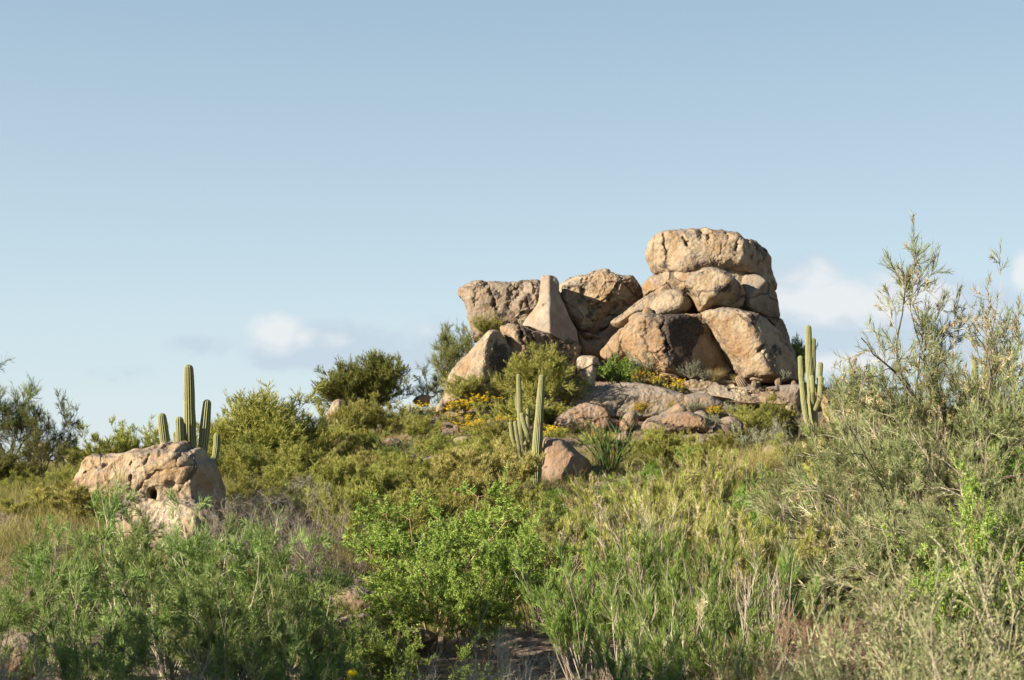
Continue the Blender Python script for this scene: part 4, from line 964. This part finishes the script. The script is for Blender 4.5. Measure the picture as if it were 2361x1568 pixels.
olive(3, 600, 1010, 160, 48, 'shaded olive bush under the broad tree, against its trunk', 'darktree', name='dark_bush')
olive(2, 830, 1055, 160, 44, 'pale olive bush on the bank below the low pale boulder', 'strawolive', name='dry_bush', group='straw coloured bushes')
olive(1, 1100, 1085, 150, 39, 'straw-tipped olive bush above the right shoulder of the mesquite', 'strawolive', name='dry_bush', group='straw coloured bushes')
olive(0, 700, 1110, 150, 37.5, 'olive bush growing through the grey twiggy shrub')
olive(3, 560, 1110, 140, 37, 'olive bush just right of the dark boulder end')
olive(1, 800, 1130, 140, 34, 'olive bush at the upper left corner of the bright green mesquite')
olive(2, 1650, 990, 110, 51.5, 'olive bush among the shaded stones right of the egg-shaped boulder')
olive(0, 1830, 1000, 130, 48, 'low olive bush below the right-hand saguaro')
olive(3, 1600, 1010, 100, 48, 'small olive bush before the shaded round boulder')
# shrubs about the pile
SG = 'grey sage bushes'
def bush(kind, v, x, top, w, Y, name, label, cat='bush', group=None, base=None): return plant(kind, v, x, top, w, Y, name, label, cat, group, base=base)
bush('leafy', 0, 1415, 815, 95, 61.3, 'green_shrub', 'deep green leafy shrub between the tooth-shaped stone and the grey sage', 'shrub', base=890)
bush('leafy', 1, 1450, 835, 70, 61.1, 'green_shrub', 'shaded green shrub just above the left yellow flowers', 'shrub', base=890)
bush('sage', 0, 1488, 803, 95, 61.4, 'sage_bush', 'large silvery sage bush in front of the sunlit end of the stained boulder', group=SG, base=872)
bush('sage', 1, 1592, 830, 45, 61.0, 'sage_bush', 'upright pale sage bush in front of the black-stained face', group=SG, base=872)
bush('sage', 2, 1805, 852, 32, 60.9, 'sage_bush', 'wiry grey sage at the dark right corner of the slab', group=SG, base=880)
bush('sage', 0, 1625, 850, 34, 60.9, 'sage_bush', 'small dim sage between the upright sage and the tan grass', group=SG, base=875)
bush('sage', 1, 1320, 865, 50, 59.8, 'sage_bush', 'grey-green sage squeezed left of the tooth-shaped stone', group=SG, base=905)
plant('drytuft', 0, 1650, 846, 40, 61.0, 'grass_tuft', 'tan grass tuft at the foot of the crack beside the bright slab', 'grass', 'dry grass tufts', base=878)
plant('drytuft', 1, 1700, 862, 30, 61.0, 'grass_tuft', 'faint grass tuft left of the leaning barrel cactus', 'grass', 'dry grass tufts', base=880)
plant('drytuft', 2, 1360, 885, 70, 60.0, 'grass_tuft', 'low golden grass at the foot of the tooth-shaped stone', 'grass', 'dry grass tufts', base=905)
bush('sage', 2, 1640, 955, 50, 55.0, 'sage_bush', 'silvery sage right of the egg-shaped boulder', group=SG, base=990)
bush('sage', 1, 1722, 975, 80, 53.0, 'sage_bush', 'broad silvery sage in the shade below the olive bush on the right', group=SG)
bush('sage', 0, 1795, 960, 50, 54.0, 'sage_bush', 'dim grey sage nearest the right-hand saguaro', group=SG)
bush('sage', 2, 1600, 925, 50, 57.0, 'sage_bush', 'grey sage between the two lower flower clumps', group=SG, base=950)
bush('sage', 0, 1685, 925, 60, 57.5, 'sage_bush', 'grey twiggy sage under the low pale platform', group=SG, base=960)
olive(0, 1740, 912, 130, 56.5, 'olive bush under the right half of the rock platform')
olive(1, 1790, 930, 100, 55.5, 'shaded olive bush left of the right-hand saguaro', 'darktree', name='dark_bush')
olive(2, 1530, 985, 150, 51.0, 'bushy green palo verde in front of the egg-shaped boulder', 'olivetree', name='palo_verde_bush')
olive(3, 1290, 985, 70, 52, 'small bush on top of the round granite boulder', base=1015)
olive(1, 1380, 985, 90, 54, 'grey-green bush behind the ocotillo and left of the stones', 'wisp', name='wispy_bush', group='small wispy trees on the rocks')
YF = 'yellow-flowering brittlebushes'
def brit(v, x, top, w, Y, label, kind='brittle', base=None): return plant(kind, v, x, top, w, Y, 'brittlebush', label, 'flowering bush', YF, base=base)
brit(0, 1107, 908, 75, 59.8, 'brightest yellow flowers, right clump below the dome boulder', base=948)
brit(1, 1065, 922, 65, 59.8, 'yellow flower clump left of the brightest one below the dome boulder', base=955)
brit(2, 1000, 930, 60, 60.0, 'yellow flowers between the dome boulder and the yellow-olive bush', 'sparsebrittle', base=965)
brit(0, 950, 925, 70, 60.0, 'yellow flowers dotting the back of the yellow-olive bush', 'sparsebrittle', base=965)
brit(1, 812, 935, 50, 60.8, 'yellow flowers over the top of the low pale boulder', base=965)
brit(2, 775, 948, 36, 61.5, 'small yellow tuft at the foot of the dark angular boulder', base=972)
brit(0, 1095, 965, 75, 55.5, 'yellow flowers right of the reddish barrel cactus', base=1012)
brit(1, 1060, 945, 70, 58.5, 'sparse yellow flowers in the shade under the thin pale ledge', 'sparsebrittle', base=985)
brit(2, 1150, 945, 80, 55.5, 'scattered yellow flowers left of the slender saguaro', 'sparsebrittle', base=1010)
brit(0, 1275, 980, 50, 55.0, 'orange-yellow flowers right of the thick saguaro column', base=1020)
brit(1, 1275, 925, 80, 58.5, 'yellow flowers in the shade above the thick saguaro column', 'sparsebrittle', base=970)
brit(2, 885, 1030, 90, 51.5, 'faint yellow flowers behind the small ocotillo', 'sparsebrittle')
brit(0, 1476, 853, 45, 60.9, 'left sunlit yellow clump on top of the grey platform', base=888)
brit(1, 1518, 860, 42, 60.7, 'middle sunlit yellow clump on top of the grey platform', base=895)
brit(2, 1562, 872, 50, 60.5, 'rounded half-dry yellow clump, rightmost on the grey platform', base=908)
brit(0, 1477, 925, 42, 57.2, 'yellow clump above the pale upright boulder', base=958)
brit(1, 1562, 925, 44, 56.8, 'round yellow clump on the pale rock over the egg-shaped boulder', base=952)
brit(2, 1652, 935, 38, 56.4, 'small yellow clump beside the silvery sage', base=962)
brit(1, 1825, 940, 50, 55.8, 'dull orange flowers in shade left of the right-hand saguaro', 'sparsebrittle', base=975)
plant('ocotillo', 0, 1405, 945, 150, 48.5, 'ocotillo', 'large ocotillo with many whip-like green stems right of the round boulder', 'ocotillo', 'ocotillos')
plant('thinocotillo', 0, 925, 985, 150, 50.0, 'ocotillo', 'small thin ocotillo on the left slope below the drooping olive bush', 'ocotillo', 'ocotillos')
plant('thinocotillo', 1, 1320, 1070, 60, 45, 'ocotillo', 'few-stemmed ocotillo in front of the shaded side of the round boulder', 'ocotillo', 'ocotillos')
# grey shrubs of the middle band
DS = 'grey dry shrubs'
def dry(v, x, top, w, Y, label, kind='dry', name='dry_shrub', group=DS): return plant(kind, v, x, top, w, Y, name, label, 'dry shrub', group)
dry(0, 590, 1105, 190, 34, 'leafless grey shrub right of the dark end of the golden boulder')
dry(1, 700, 1095, 180, 35, 'grey twiggy shrub below the olive bushes left of centre')
dry(2, 640, 1150, 200, 30, 'low grey-brown shrub with a pink stone beneath it')
dry(0, 750, 1150, 150, 29, 'shaded dead shrub left of the bright green bush')
dry(1, 520, 1150, 140, 30, 'dead shrub in front of the dark end of the golden boulder')
# central feature
plant('mesquite', 0, 1005, 1115, 400, 25.5, 'mesquite', 'big bright green mesquite bush in the centre foreground', 'bush', None)
plant('mesquite', 1, 1090, 1180, 220, 24.0, 'mesquite', 'right lower half of the bright green thicket, darker green', 'bush', None)
plant('mesquite', 2, 790, 1400, 120, 21.5, 'mesquite', 'low green sprawling bush in the shaded gap left of the bright mesquite', 'bush', None)
plant('mesquite', 3, 960, 1430, 240, 19.0, 'mesquite', 'shaded green bush at the bottom centre under the bright mesquite', 'bush', None)
plant('green', 0, 1820, 1082, 250, 33, 'green_bush', 'bright green bush behind the straw-topped brush on the right', 'bush', None)
plant('green', 1, 1940, 1150, 150, 31, 'green_bush', 'deep green bush under the tips of the arching branches', 'bush', None)
plant('mesquite', 2, 2268, 1078, 150, 23, 'mesquite', 'yellow-green willow-like bush at the trunk of the tall tree', 'bush', None)
plant('green', 2, 2340, 990, 120, 34, 'green_bush', 'olive-green bush at the right edge behind the tall tree', 'bush', None)
plant('fern', 0, 1570, 1035, 110, 41, 'ferny_bush', 'fresh green ferny bush behind the straw-topped brush', 'bush', 'ferny green bushes')
plant('fern', 1, 1470, 1070, 110, 41, 'ferny_bush', 'ferny green bush at the foot of the large ocotillo', 'bush', 'ferny green bushes')
plant('fern', 2, 1310, 1130, 140, 38, 'ferny_bush', 'ferny green bush below the round granite boulder', 'bush', 'ferny green bushes')
plant('fern', 0, 1240, 1132, 120, 36, 'ferny_bush', 'ferny bush in front of the thick saguaro foot', 'bush', 'ferny green bushes')
plant('drytuft', 0, 1755, 1005, 90, 47, 'grass_tuft', 'tall dry grass in front of the brown earthy boulder', 'grass', 'dry grass tufts')
plant('drytuft', 1, 1690, 1025, 90, 45, 'grass_tuft', 'dry grass between the shaded stones and the straw-topped brush', 'grass', 'dry grass tufts')
# straw-topped broom, centre to right
SB = 'straw-topped broom shrubs'; BR = 'upright green broom shrubs'
for v, x, top, w, Y, lab in [
    (0, 1300, 1160, 170, 33, 'straw-tipped broom shrub right of the olive bush behind the mesquite'),
    (1, 1400, 1095, 190, 35, 'straw-tipped broom below the large ocotillo'),
    (2, 1500, 1075, 190, 36, 'straw-tipped broom below the bushy green palo verde'),
    (0, 1600, 1045, 190, 38, 'straw-tipped broom highest on the slope in the middle'),
    (1, 1690, 1040, 160, 39, 'straw-tipped broom under the shaded stones on the right'),
    (2, 1650, 1100, 170, 33, 'golden broom left of the bright green bush on the right'),
    (0, 1555, 1120, 190, 31, 'golden broom with grey bare stems in the middle right'),
    (1, 1450, 1140, 180, 30, 'golden broom in the centre right below the ocotillo broom'),
    (2, 1745, 1190, 130, 27, 'pale plumed broom just below the bright green bush'),
    (0, 1835, 1185, 140, 27, 'pale plumed broom right below the bright green bush'),
    (1, 1650, 1165, 140, 28, 'cream plumed broom between the grey stems and the plumed pair'),
    (2, 1240, 1195, 90, 26.5, 'straw-coloured plume leaning at the right edge of the mesquite')]:
    plant('strawbroom', v, x, top, w, Y, 'broom_shrub', lab, 'shrub', SB)
for v, x, top, w, Y, lab in [
    (0, 1345, 1235, 190, 22, 'tall green broom right of the mesquite'),
    (1, 1470, 1200, 200, 21.5, 'tall green broom with pale stems in the centre right'),
    (2, 1590, 1210, 190, 21, 'tall green broom left of the plumed brooms'),
    (0, 1710, 1255, 180, 21, 'tall green broom with reddish lower stems'),
    (1, 1800, 1265, 150, 21, 'tall green broom at the edge of the dark hollow on the right'),
    (0, 1530, 1330, 200, 17.5, 'near green broom with bundled pale stems at the bottom centre right'),
    (1, 1660, 1350, 190, 17, 'near green broom at the bottom, left of the blurred twigs'),
    (0, 1450, 1440, 190, 15, 'lowest green broom at the bottom edge of the centre')]:
    plant('broom', v, x, top, w, Y, 'broom_shrub', lab, 'shrub', BR)
for v, x, top, w, Y, lab in [(0, 1490, 1135, 110, 28, 'upright bundle of bare grey stems standing in the golden broom'), (2, 1770, 1290, 100, 20, 'bare pale stems beside the dark hollow on the right')]:
    plant('barestems', v, x, top, w, Y, 'bare_stems', lab, 'dry shrub', 'bundles of bare stems in the broom')
# feathery shrubs, left foreground
FE = 'feathery green shrubs in the left foreground'
for v, x, top, w, Y, lab in [
    (0, 30, 1195, 170, 24, 'feathery shrub highest at the left edge'),
    (1, 120, 1200, 170, 23.5, 'feathery shrub below the straw-green bush on the left'),
    (2, 215, 1175, 170, 24, 'feathery shrub below the left tip of the golden boulder'),
    (3, 295, 1115, 130, 25, 'tall feathery shrub crossing the front of the golden boulder'),
    (0, 380, 1195, 150, 23, 'feathery shrub over the broken pale rock'),
    (1, 480, 1140, 150, 22.5, 'tallest feathery shrub with a long pale forked stem'),
    (2, 560, 1200, 160, 22.5, 'feathery shrub right of the long forked stem'),
    (3, 630, 1215, 150, 22, 'dark feathery shrub right of the small pink stone'),
    (1, 20, 1300, 180, 18.5, 'feathery shrub in the middle of the left edge'),
    (3, 230, 1300, 190, 18, 'feathery shrub in the middle of the left thicket'),
    (1, 450, 1290, 180, 18, 'feathery shrub at the fork of the long pale stem'),
    (2, 560, 1300, 170, 18, 'feathery shrub left of the shaded gap, in half shade'),
    (3, 650, 1330, 130, 18.5, 'feathery shrub with an upright white stem beside the shaded gap'),
    (1, 540, 1420, 190, 15, 'near feathery shrub at the bottom with curved stems'),
    (2, 690, 1400, 160, 16, 'near feathery shrub in front of the sunlit sandy ledge'),
    (0, 230, 1430, 180, 14.5, 'near feathery shrub behind the dead twigs')]:
    plant('feather', v, x, top, w, Y, 'feathery_shrub', lab, 'shrub', FE)
DT = 'tangles of dead twigs in the foreground'
for v, x, top, w, Y, lab in [
    (0, 40, 1480, 200, 13, 'tangle of pale dead twigs at the bottom left corner'),
    (2, 400, 1505, 170, 13, 'dead twigs at the bottom below the forked stems'),
    (1, 1180, 1430, 130, 13, 'bare whitish forked twigs at the bottom centre'),
    (2, 1000, 1510, 150, 12.5, 'thin dead twigs just right of the single yellow flower')]:
    plant('deadpale', v, x, top, w, Y, 'dead_twigs', lab, 'dry shrub', DT)
dry(0, 1900, 1390, 160, 18, 'reddish dry stems in the dark hollow on the right', 'redtwig', 'red_twigs', None)
dry(1, 1740, 1420, 170, 15.5, 'reddish dry stems among the near green brooms', 'redtwig', 'red_twigs', None)
# right side
plant('tall', 0, 2225, 548, 330, 28, 'tall_tree', 'tallest slender grey tree on the right with airy tips', 'tree', 'tall airy trees on the right')
plant('tall', 1, 2375, 560, 320, 28.5, 'tall_tree', 'tall airy tree cut off by the right edge', 'tree', 'tall airy trees on the right')
SP = 'arching grey-branched shrubs on the right'
plant('sprawl', 0, 2060, 870, 330, 26.5, 'arching_shrub', 'wide arching shrub with grey branches reaching toward the right-hand saguaro', 'shrub', SP, rot=0)
plant('sprawl', 1, 1990, 900, 300, 27.5, 'arching_shrub', 'arching shrub with dry bleached tips in front of the right-hand saguaro', 'shrub', SP, rot=0)
plant('sprawl', 2, 2180, 1040, 330, 25, 'arching_shrub', 'arching shrub with dark lower limbs under the tall trees', 'shrub', SP, rot=0)
plant('sprawl', 0, 2120, 1110, 280, 23.5, 'arching_shrub', 'low drooping shrub whose twigs hang over the flat grey stone', 'shrub', SP, rot=0)
plant('sprawl', 1, 2300, 1010, 240, 26, 'arching_shrub', 'straw-flecked arching shrub at the right edge', 'shrub', SP, rot=0, mirror=True)
plant('sprawl', 2, 1940, 860, 260, 33, 'arching_shrub', 'green arching shrub on the skyline right of the right-hand saguaro', 'shrub', SP, rot=0)
plant('sprawl', 0, 1900, 985, 240, 29, 'arching_shrub', 'bleached leafless arching shrub at the foot of the right-hand saguaro', 'shrub', SP, rot=0)
plant('strawbroom', 1, 2030, 880, 190, 35, 'broom_shrub', 'straw-tipped broom on the skyline between the saguaro and the tall trees', 'shrub', SB)
# unseen trees added left of the frame to cast long evening shade across the lower brush
for v, X, Y, H, lab in [(0, -9.2, 10.2, 5.8, 'dark spreading shade tree added out of frame, closest to the viewer'), (1, -11.4, 12.6, 4.9, 'tall dark shade tree added out of frame at the far left'), (2, -7.6, 8.2, 5.0, 'smaller dark shade tree added out of frame')]:
    zt = ground(X, Y) + H
    plant('darktree', v, CX + X/Y*FD, HZ - (zt-EZ)/Y*FD, 4.6/Y*FD, Y, 'palo_verde_tree', lab, 'tree', 'shade trees added outside the frame')
NR = 'blurred pale shrubs close to the viewer'
for v, x, top, w, Y, lab in [
    (0, 2290, 1235, 330, 10.5, 'pale shrub closest to the right edge, tallest of the near ones'),
    (1, 2130, 1330, 330, 10, 'pale near shrub filling the lower right'),
    (2, 2010, 1475, 260, 9.5, 'pale near shrub sloping down to the dark hollow'),
    (1, 2300, 1400, 360, 8.5, 'nearest pale shrub in the bottom right corner'),
    (0, 1770, 1510, 260, 9.5, 'low greyish near shrub at the bottom right of centre')]:
    plant('near', v, x, top, w, Y, 'pale_shrub', lab, 'shrub', NR)

# single yellow flower at the bottom edge
def daisy():
    Y = 8.0; px, py = 812, 1556
    top = at(px, py, Y); X = top.x; zg = ground(X, Y)
    root = empty('yellow_flower', (X, Y, zg)); tag(root, 'single yellow daisy-like flower on a thin stalk at the bottom edge', 'flower')
    h = top.z - zg
    st, pe, ce = Buf(), Buf(), Buf(); r = np.random.default_rng(5)
    P = np.array([[[0, 0, -.05], [.01, 0, h*.4], [.0, .01, h*.8], [0, 0, h]]]); st.add(tubes(P, .003, .002, 5))
    k = 13; az = np.arange(k)*2*math.pi/k
    d = np.stack([np.cos(az), np.sin(az)*.8 - .25, .35 + .15*np.sin(az)], 1)
    for sc in (1.0, .8): pe.add(blades(np.tile([[0, 0, h]], (k, 1)), d*[1, 1, sc*1.6], .03, .014, r, .8))
    link(bpy.data.objects.new('stalk', st.mesh('stalk', L['greenwood'])), root)
    link(bpy.data.objects.new('petals', pe.mesh('petals', L['yellow'])), root)
    d2 = unit(r.normal(size=(60, 3))); d2[:, 2] = abs(d2[:, 2]); ce.add(blades(np.tile([[0, 0, h]], (60, 1)), d2, .011, .006, r, .8))
    link(bpy.data.objects.new('flower_head', ce.mesh('flower_head', L['yellow'])), root)
daisy()

def rubble():
    r = np.random.default_rng(21); n = 1500
    X = -9 + 23*r.random(n); Y = 46 + 19*r.random(n)
    Z = ground_np(X, Y); s = .03 + .13*r.random(n)**3
    g = (1+5**.5)/2
    I = unit(np.array([(-1,g,0),(1,g,0),(-1,-g,0),(1,-g,0),(0,-1,g),(0,1,g),(0,-1,-g),(0,1,-g),(g,0,-1),(g,0,1),(-g,0,-1),(-g,0,1)], float))
    T = np.array([(0,11,5),(0,5,1),(0,1,7),(0,7,10),(0,10,11),(1,5,9),(5,11,4),(11,10,2),(10,7,6),(7,1,8),(3,9,4),(3,4,2),(3,2,6),(3,6,8),(3,8,9),(4,9,5),(2,4,11),(6,2,10),(8,6,7),(9,8,1)])
    V = I[None]*s[:, None, None]*(1 + .35*r.normal(size=(n, 12, 1)))*np.array([1.2, 1.1, .7]) + np.stack([X, Y, Z], 1)[:, None]
    F = (T[None] + (np.arange(n)*12)[:, None, None]).reshape(-1, 3)
    o = link(bpy.data.objects.new('gravel', quad_mesh('gravel', V.reshape(-1, 3), F, M['rock_pink'], False)))
    tag(o, 'rock chips and rubble strewn over the slope below the boulders', 'gravel', kind='stuff')
rubble()

# low undergrowth between the shrubs: nobody could count it
def undergrowth():
    r = np.random.default_rng(11); b = Buf()
    n = 13000
    Y = 27 + 38*r.random(n); X = (r.random(n)-.5)*2*(.40*Y + 1)
    keep = ~((Y > 57) & (X > -3.5) & (X < 13)); X, Y = X[keep], Y[keep]
    n = len(X); Z = ground_np(X, Y)
    k = 26
    p = np.repeat(np.stack([X, Y, Z-.02], 1), k, 0); p[:, :2] += r.normal(size=(n*k, 2))*.10
    az = r.random(n*k)*2*math.pi; el = .9*np.sqrt(r.random(n*k))
    d = np.stack([np.sin(el)*np.cos(az), np.sin(el)*np.sin(az), np.cos(el)], 1)
    s = np.repeat(.15+.5*r.random(n)**2, k)
    b.add(blades(p, d, s*(.5+.8*r.random(n*k)), .006+.006*r.random(n*k), r))
    o = link(bpy.data.objects.new('undergrowth', b.mesh('undergrowth', L['strawgreen'])))
    tag(o, 'low grass and weeds covering the soil between the shrubs', 'undergrowth', kind='stuff')
L['strawgreen'] = leaf_material('weed_blade', [(.10,.115,.03), (.20,.18,.06), (.33,.27,.13)])
undergrowth()
SKY_STRENGTH = 0.0535; EXPOSURE = 1.5
CLOUD_GREY = (3.7, 4.4, 5.1); CLOUD_WHITE = (5.7, 5.85, 5.95)
# ------------------------------------------------------------------ sky, sun, camera
SUN_AZ, SUN_EL = 64.0, 22.0        # degrees left of straight behind the viewer, and above the horizon
a, e = R_(SUN_AZ), R_(SUN_EL)
sdir = Vector((-math.sin(a)*math.cos(e), -math.cos(a)*math.cos(e), math.sin(e)))
sl = bpy.data.lights.new('sun', 'SUN'); sl.energy = 5.0; sl.angle = R_(0.5); sl.color = (1.0, 0.87, 0.69)
so = bpy.data.objects.new('sun', sl); so.rotation_euler = sdir.to_track_quat('Z', 'Y').to_euler(); so.location = (-30, -30, 40); link(so)

w = bpy.data.worlds.new('World'); scene.world = w; w.use_nodes = True
t = w.node_tree; t.nodes.clear()
sky = nd(t, 'ShaderNodeTexSky'); sky.sky_type = 'NISHITA'; sky.sun_disc = False
sky.sun_elevation = e; sky.sun_rotation = math.atan2(sdir.x, sdir.y)
sky.altitude = 700; sky.air_density = 1.0; sky.dust_density = 0.4; sky.ozone_density = 1.5
g = nd(t, 'ShaderNodeTexCoord').outputs['Generated']
sep = nd(t, 'ShaderNodeSeparateXYZ', {0: g})
SKYC = nd(t, 'ShaderNodeHueSaturation', {'Color': sky.outputs[0], 'Saturation': 0.9, 'Value': 1.0}).outputs[0]
GRAD = ramp(t, sep.outputs[2], [(0.0, (4.7/8, 5.4/8, 5.75/8)), (0.10, (4.15/8, 5.1/8, 5.6/8)), (0.2, (3.35/8, 4.4/8, 5.1/8)), (0.31, (2.55/8, 3.6/8, 4.55/8)), (0.55, (1.1/8, 1.7/8, 2.7/8)), (1.0, (0.45/8, 0.8/8, 1.5/8))])
GRAD = mixc(t, 1.0, GRAD, (8, 8, 8), 'MULTIPLY')
SKYC = mixc(t, 0.85, SKYC, GRAD)
dy = mth(t, 'MAXIMUM', sep.outputs[1], 0.05)
u = mth(t, 'DIVIDE', sep.outputs[0], dy); v = mth(t, 'DIVIDE', sep.outputs[2], dy)
uv = nd(t, 'ShaderNodeCombineXYZ', {0: u, 1: v}).outputs[0]
def blob(x, y, rx, ry):
    s_ = nd(t, 'ShaderNodeVectorMath', {0: uv, 1: ((x-CX)/FD, (HZ-y)/FD, 0)}, operation='SUBTRACT')
    m_ = nd(t, 'ShaderNodeVectorMath', {0: s_.outputs[0], 1: (FD/rx, FD/ry, 0)}, operation='MULTIPLY')
    l_ = nd(t, 'ShaderNodeVectorMath', {0: m_.outputs[0]}, operation='LENGTH')
    return mth(t, 'SUBTRACT', 1.0, l_.outputs['Value'], clamp=True)
def bsum(L):
    r = None
    for (x, y, rx, ry, k_) in L:
        b_ = mth(t, 'MULTIPLY', blob(x, y, rx, ry), k_)
        r = b_ if r is None else mth(t, 'MAXIMUM', r, b_)
    return r
cm = nd(t, 'ShaderNodeMapping', {'Vector': uv, 'Scale': (1.0, 1.9, 1.0)}).outputs[0]
nA = nz(t, cm, 26.0, 7, 0.55, 0.35); nB = nz(t, cm, 9.0, 5, 0.5)
def cloud(L, lo, hi):
    d_ = mth(t, 'ADD', bsum(L), mth(t, 'MULTIPLY', mth(t, 'SUBTRACT', mth(t, 'ADD', mth(t, 'MULTIPLY', nA, 0.7), mth(t, 'MULTIPLY', nB, 0.3)), 0.5), 1.9))
    return mth(t, 'MULTIPLY', sstep(t, d_, lo, hi), sstep(t, bsum(L), 0.0, 0.22))
grey = cloud([(760,800,260,80,1.15),(900,828,170,44,.95),(1000,775,110,75,.7),(1990,760,420,150,1.4),(2150,690,260,90,1.0),(1860,640,150,80,.7),(470,800,120,40,.5),(280,860,120,40,.45),(2050,810,260,60,.7)], .05, .55)
white = cloud([(640,768,105,66,1.15),(700,778,80,44,.95),(595,790,70,36,.6),(760,785,110,40,.75),(985,760,90,50,.6),(1880,650,150,80,.85),(1960,690,330,85,1.1),(2120,690,170,80,1.1),(1960,835,300,45,1.0),(2362,628,50,60,1.3),(1830,690,90,30,.7)], .14, .85)
front = sstep(t, sep.outputs[1], 0.1, 0.3)
C = mixc(t, mth(t, 'MULTIPLY', mth(t, 'MULTIPLY', grey, front), 0.75), SKYC, CLOUD_GREY)
C = mixc(t, mth(t, 'MULTIPLY', mth(t, 'MULTIPLY', white, front), 0.85), C, CLOUD_WHITE)
bg = nd(t, 'ShaderNodeBackground', {'Color': C, 'Strength': SKY_STRENGTH})
nd(t, 'ShaderNodeOutputWorld', {'Surface': bg.outputs[0]})

cam = bpy.data.cameras.new('camera'); cam.lens = 50; cam.sensor_width = 36; cam.shift_y = 480/4096
cam.clip_start = 0.1; cam.clip_end = 9000
cam.dof.use_dof = True; cam.dof.focus_distance = 27; cam.dof.aperture_fstop = 2.6
co = bpy.data.objects.new('camera', cam); co.location = (0, 0, EZ); co.rotation_euler = (math.pi/2, 0, 0); link(co)
scene.camera = co
vs = scene.view_settings; vs.view_transform = 'Standard'; vs.look = 'None'; vs.exposure = EXPOSURE; vs.gamma = 1.0; vs.use_curve_mapping = False
scene.cycles.max_bounces = 6; scene.cycles.diffuse_bounces = 2; scene.cycles.transmission_bounces = 3; scene.cycles.transparent_max_bounces = 4
scene.cycles.use_denoising = True
scene.render.threads_mode = 'AUTO'
